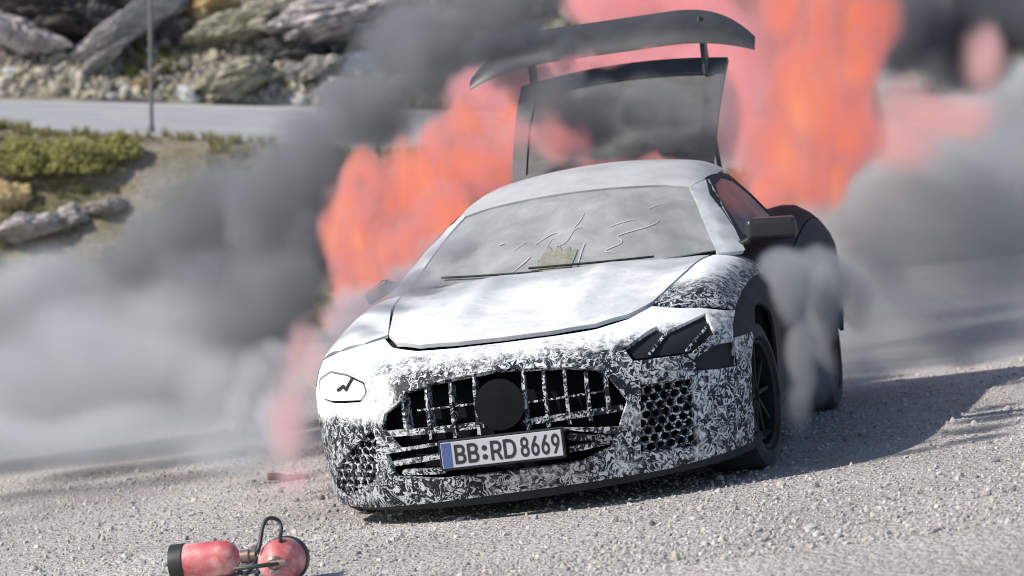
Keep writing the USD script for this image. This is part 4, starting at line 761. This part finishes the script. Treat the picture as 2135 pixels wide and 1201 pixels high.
instancer("grass", "olive grass tufts among the rocks above the road", [(t, M_hillgrass, False) for t in tufts], np.stack([X, Y, terr(X, Y) - .01], -1), Rot.from_euler("z", rng.uniform(0, 6.28, N)).as_quat(), rng.uniform(.5, 1.2, (N, 1)) * np.ones(3), rng.integers(0, 4, N))
def shrub(u, v, wp, hp, label, seed):
    g = np.random.default_rng(seed); b = ground_at(u, v + hp * .35); s = b[1] / FPX; w, h = wp * s, hp * s
    t = thing("shrub", label, "shrub", mat4(np.eye(3), b - [0, 0, .03]))
    n = int(3000 * w * h + 600); d = g.standard_normal((n, 3)); d /= np.linalg.norm(d, axis=1, keepdims=True); d[:, 2] = np.abs(d[:, 2]); d[:, :2] *= 1.15
    cl = fbm(d * 2.5 + seed, 3, seed); r = (.45 + .55 * g.uniform(0, 1, n) ** .5) * (.62 + .75 * (cl - .2)); c = d * r[:, None] * [w / 2, w / 2.4, h]
    a = g.standard_normal((n, 3)); a /= np.linalg.norm(a, axis=1, keepdims=True); bb = np.cross(a, g.standard_normal((n, 3))); bb /= np.linalg.norm(bb, axis=1, keepdims=True)
    L = g.uniform(.025, .055, n)[:, None]; V = np.stack([c - a * L, c + bb * L * .45, c + a * L, c - bb * L * .45], 1).reshape(-1, 3); k = np.arange(n)[:, None] * 4
    obj("foliage", trimesh.Trimesh(V, np.vstack([k + [0, 1, 2], k + [0, 2, 3]]), process=False), M_shrub, t)
    obj("stem", cat_([tube([(0, 0, -.05), tuple(np.array([math.cos(q), math.sin(q), 0]) * w * .15 + [0, 0, h * .35]), tuple(np.array([math.cos(q), math.sin(q), 0]) * w * .3 + [0, 0, h * .7])], [.018, .012, .005], 5) for q in g.uniform(0, 6.28, 7)]), M_twig, t)
shrub(45, 330, 150, 84, "yellow-green shrub at the left edge on the bank below the road", 41)
shrub(150, 325, 190, 78, "broad yellow-green shrub on the bank, right of the one at the left edge", 42)
shrub(245, 305, 110, 60, "small low yellow-green shrub on the bank below the pole", 43)
# thin pole at the near road edge
g = ground_at(316, 276); g = np.array([g[0], 39.9, terr(g[0], 39.9)]) if abs(g[1] - 40) > 1.5 else g
po = thing("marker_pole", "thin grey metal pole standing at the road edge on the left", "pole", mat4(np.eye(3), g))
obj("shaft", tube([(0, 0, -.2), (0, 0, 2.6)], [.030, .026], 10), plain("weathered_pole_grey", (.13, .125, .125), .6, var=.3), po, smooth=40)
obj("ground_sleeve", tube([(0, 0, -.1), (0, 0, .10)], [.045, .042], 10), plain("sleeve_dark_grey", (.10, .10, .10), .7), po, smooth=40)

# ------------------------------------------------------------------ two used fire extinguishers on the gravel
M_red = mat("dusty_glare_red_paint", {"tc": ("texture_coordinate", {}), "n": ("noise_texture", {"scale": 9.0, "detail": 7.0, "roughness": .65}), "r": ("rgb_ramp", {"ramp": [(.32, (.40, .06, .065)), (.48, (.50, .15, .15)), (.64, (.62, .38, .37))]}), "p": ("principled_bsdf", {"roughness": .45, "specular_ior_level": .4})},  # pale pink mottling paints sun glare into the dusty red
            [("tc.object", "n.vector"), ("n.fac", "r.fac"), ("r.color", "p.base_color")])
M_blk = plain("extinguisher_black_plastic", (.02, .02, .021), .5); M_steel = plain("extinguisher_valve_metal", (.28, .20, .17), .4, metallic=.6)
def extinguisher(label, M, R=.078, L=.40, hose=None):
    """Stands along its own z, base at 0, valve at the top."""
    t = thing("fire_extinguisher", label, "fire extinguisher", M, "used fire extinguishers in the foreground")
    obj("cylinder", revolve([(0, .02), (R * .8, .015), (R, .035), (R, L - .06), (R * .93, L - .03), (R * .72, L - .006), (R * .40, L + .008), (.022, L + .012), (.022, L + .03), (0, L + .03)], 36), M_red, t, smooth=40)
    obj("base_cup", revolve([(R * .55, .0), (R + .003, .0), (R + .004, .05), (R + .001, .055), (R + .001, .005), (R * .55, .005), (R * .55, 0)], 32), M_blk, t, smooth=40)
    v = obj("valve", cat_([revolve([(0, L + .02), (.026, L + .02), (.026, L + .05), (.018, L + .055), (.018, L + .075), (0, L + .075)], 20), rbox((.07, .026, .03), .008, (.02, 0, L + .062))]), M_steel, t, smooth=35)
    obj("carry_handle", tube([(.0, 0, L + .07), (-.03, 0, L + .085), (-.08, 0, L + .075), (-.12, 0, L + .055)], .008, 8), M_blk, v, smooth=40)
    obj("squeeze_lever", tube([(.02, 0, L + .08), (-.03, 0, L + .11), (-.09, 0, L + .115), (-.13, 0, L + .10)], .007, 8), M_blk, v, smooth=40)
    gz = revolve([(0, 0), (.017, 0), (.017, .012), (0, .012)], 20); gz.apply_transform(mat4(Rot.from_euler("x", 90, degrees=True).as_matrix(), (0, -.024, L + .045))); obj("pressure_gauge", gz, M_plate, v, smooth=30)
    if hose is not None: obj("hose", tube(hose, .0075, 8), M_blk, t, smooth=True)
    return t
def spline(pts, n=40):
    pts = np.array(pts, float); s = np.r_[0, np.cumsum(np.linalg.norm(np.diff(pts, axis=0), axis=1))]; q = np.linspace(0, s[-1], n)
    from scipy.interpolate import CubicSpline
    return CubicSpline(s, pts)(q)
def lay(u, v, R, zdir, roll):
    g = ground_at(u, v); z = np.array(zdir, float); z -= NRM * (z @ NRM) * 0; z /= np.linalg.norm(z); x = np.cross(NRM, z); x /= np.linalg.norm(x); y = np.cross(z, x)
    c, s = math.cos(roll), math.sin(roll); B_ = np.stack([c * x + s * y, -s * x + c * y, z], 1); return mat4(B_, g + NRM * R)
A1 = lay(366, 1214, .070, (.96, -.16, .13), .5)
extinguisher("red fire extinguisher lying on its side on the gravel, base to the left", A1, .070, .25, None)
A2 = lay(606, 1211, .083, (-.12, -.97, .10), 0)
extinguisher("red fire extinguisher with a hose loop on top, rounded end towards the viewer", A2, .080, .20, spline([(-.07, .045, .19), (-.05, .11, .16), (-.018, .158, .13), (.008, .145, .12), (.016, .10, .14), (.02, .075, .18)]))

# charred trim fallen beside the burning corner
g = ground_at(600, 1003); cm_ = mat("charred_trim_rust", {"tc": ("texture_coordinate", {}), "n": ("noise_texture", {"scale": 18.0, "detail": 6.0}), "r": ("rgb_ramp", {"ramp": [(.35, (.05, .035, .03)), (.65, (.20, .10, .08))]}), "p": ("principled_bsdf", {"roughness": .85})}, [("tc.object", "n.vector"), ("n.fac", "r.fac"), ("r.color", "p.base_color")])
tr = rbox((.22, .07, .035), .014, seg=10).subdivide().subdivide(); tr.vertices += (fbm(tr.vertices * 14, 3, 3)[:, None] - .5) * [.02, .03, .05]
tag(usdkit.mesh(stage, "/World/charred_trim", tr, cm_, 35).GetPrim(), "charred rust-brown scrap of trim on the gravel beside the burning front corner", "scrap").GetAttribute("points")
UsdGeom.Xformable(stage.GetPrimAtPath("/World/charred_trim")).AddTransformOp().Set(Gf.Matrix4d(*mat4(Rot.from_euler("z", 8, degrees=True).as_matrix(), g + [0, 0, .02]).T.ravel()))
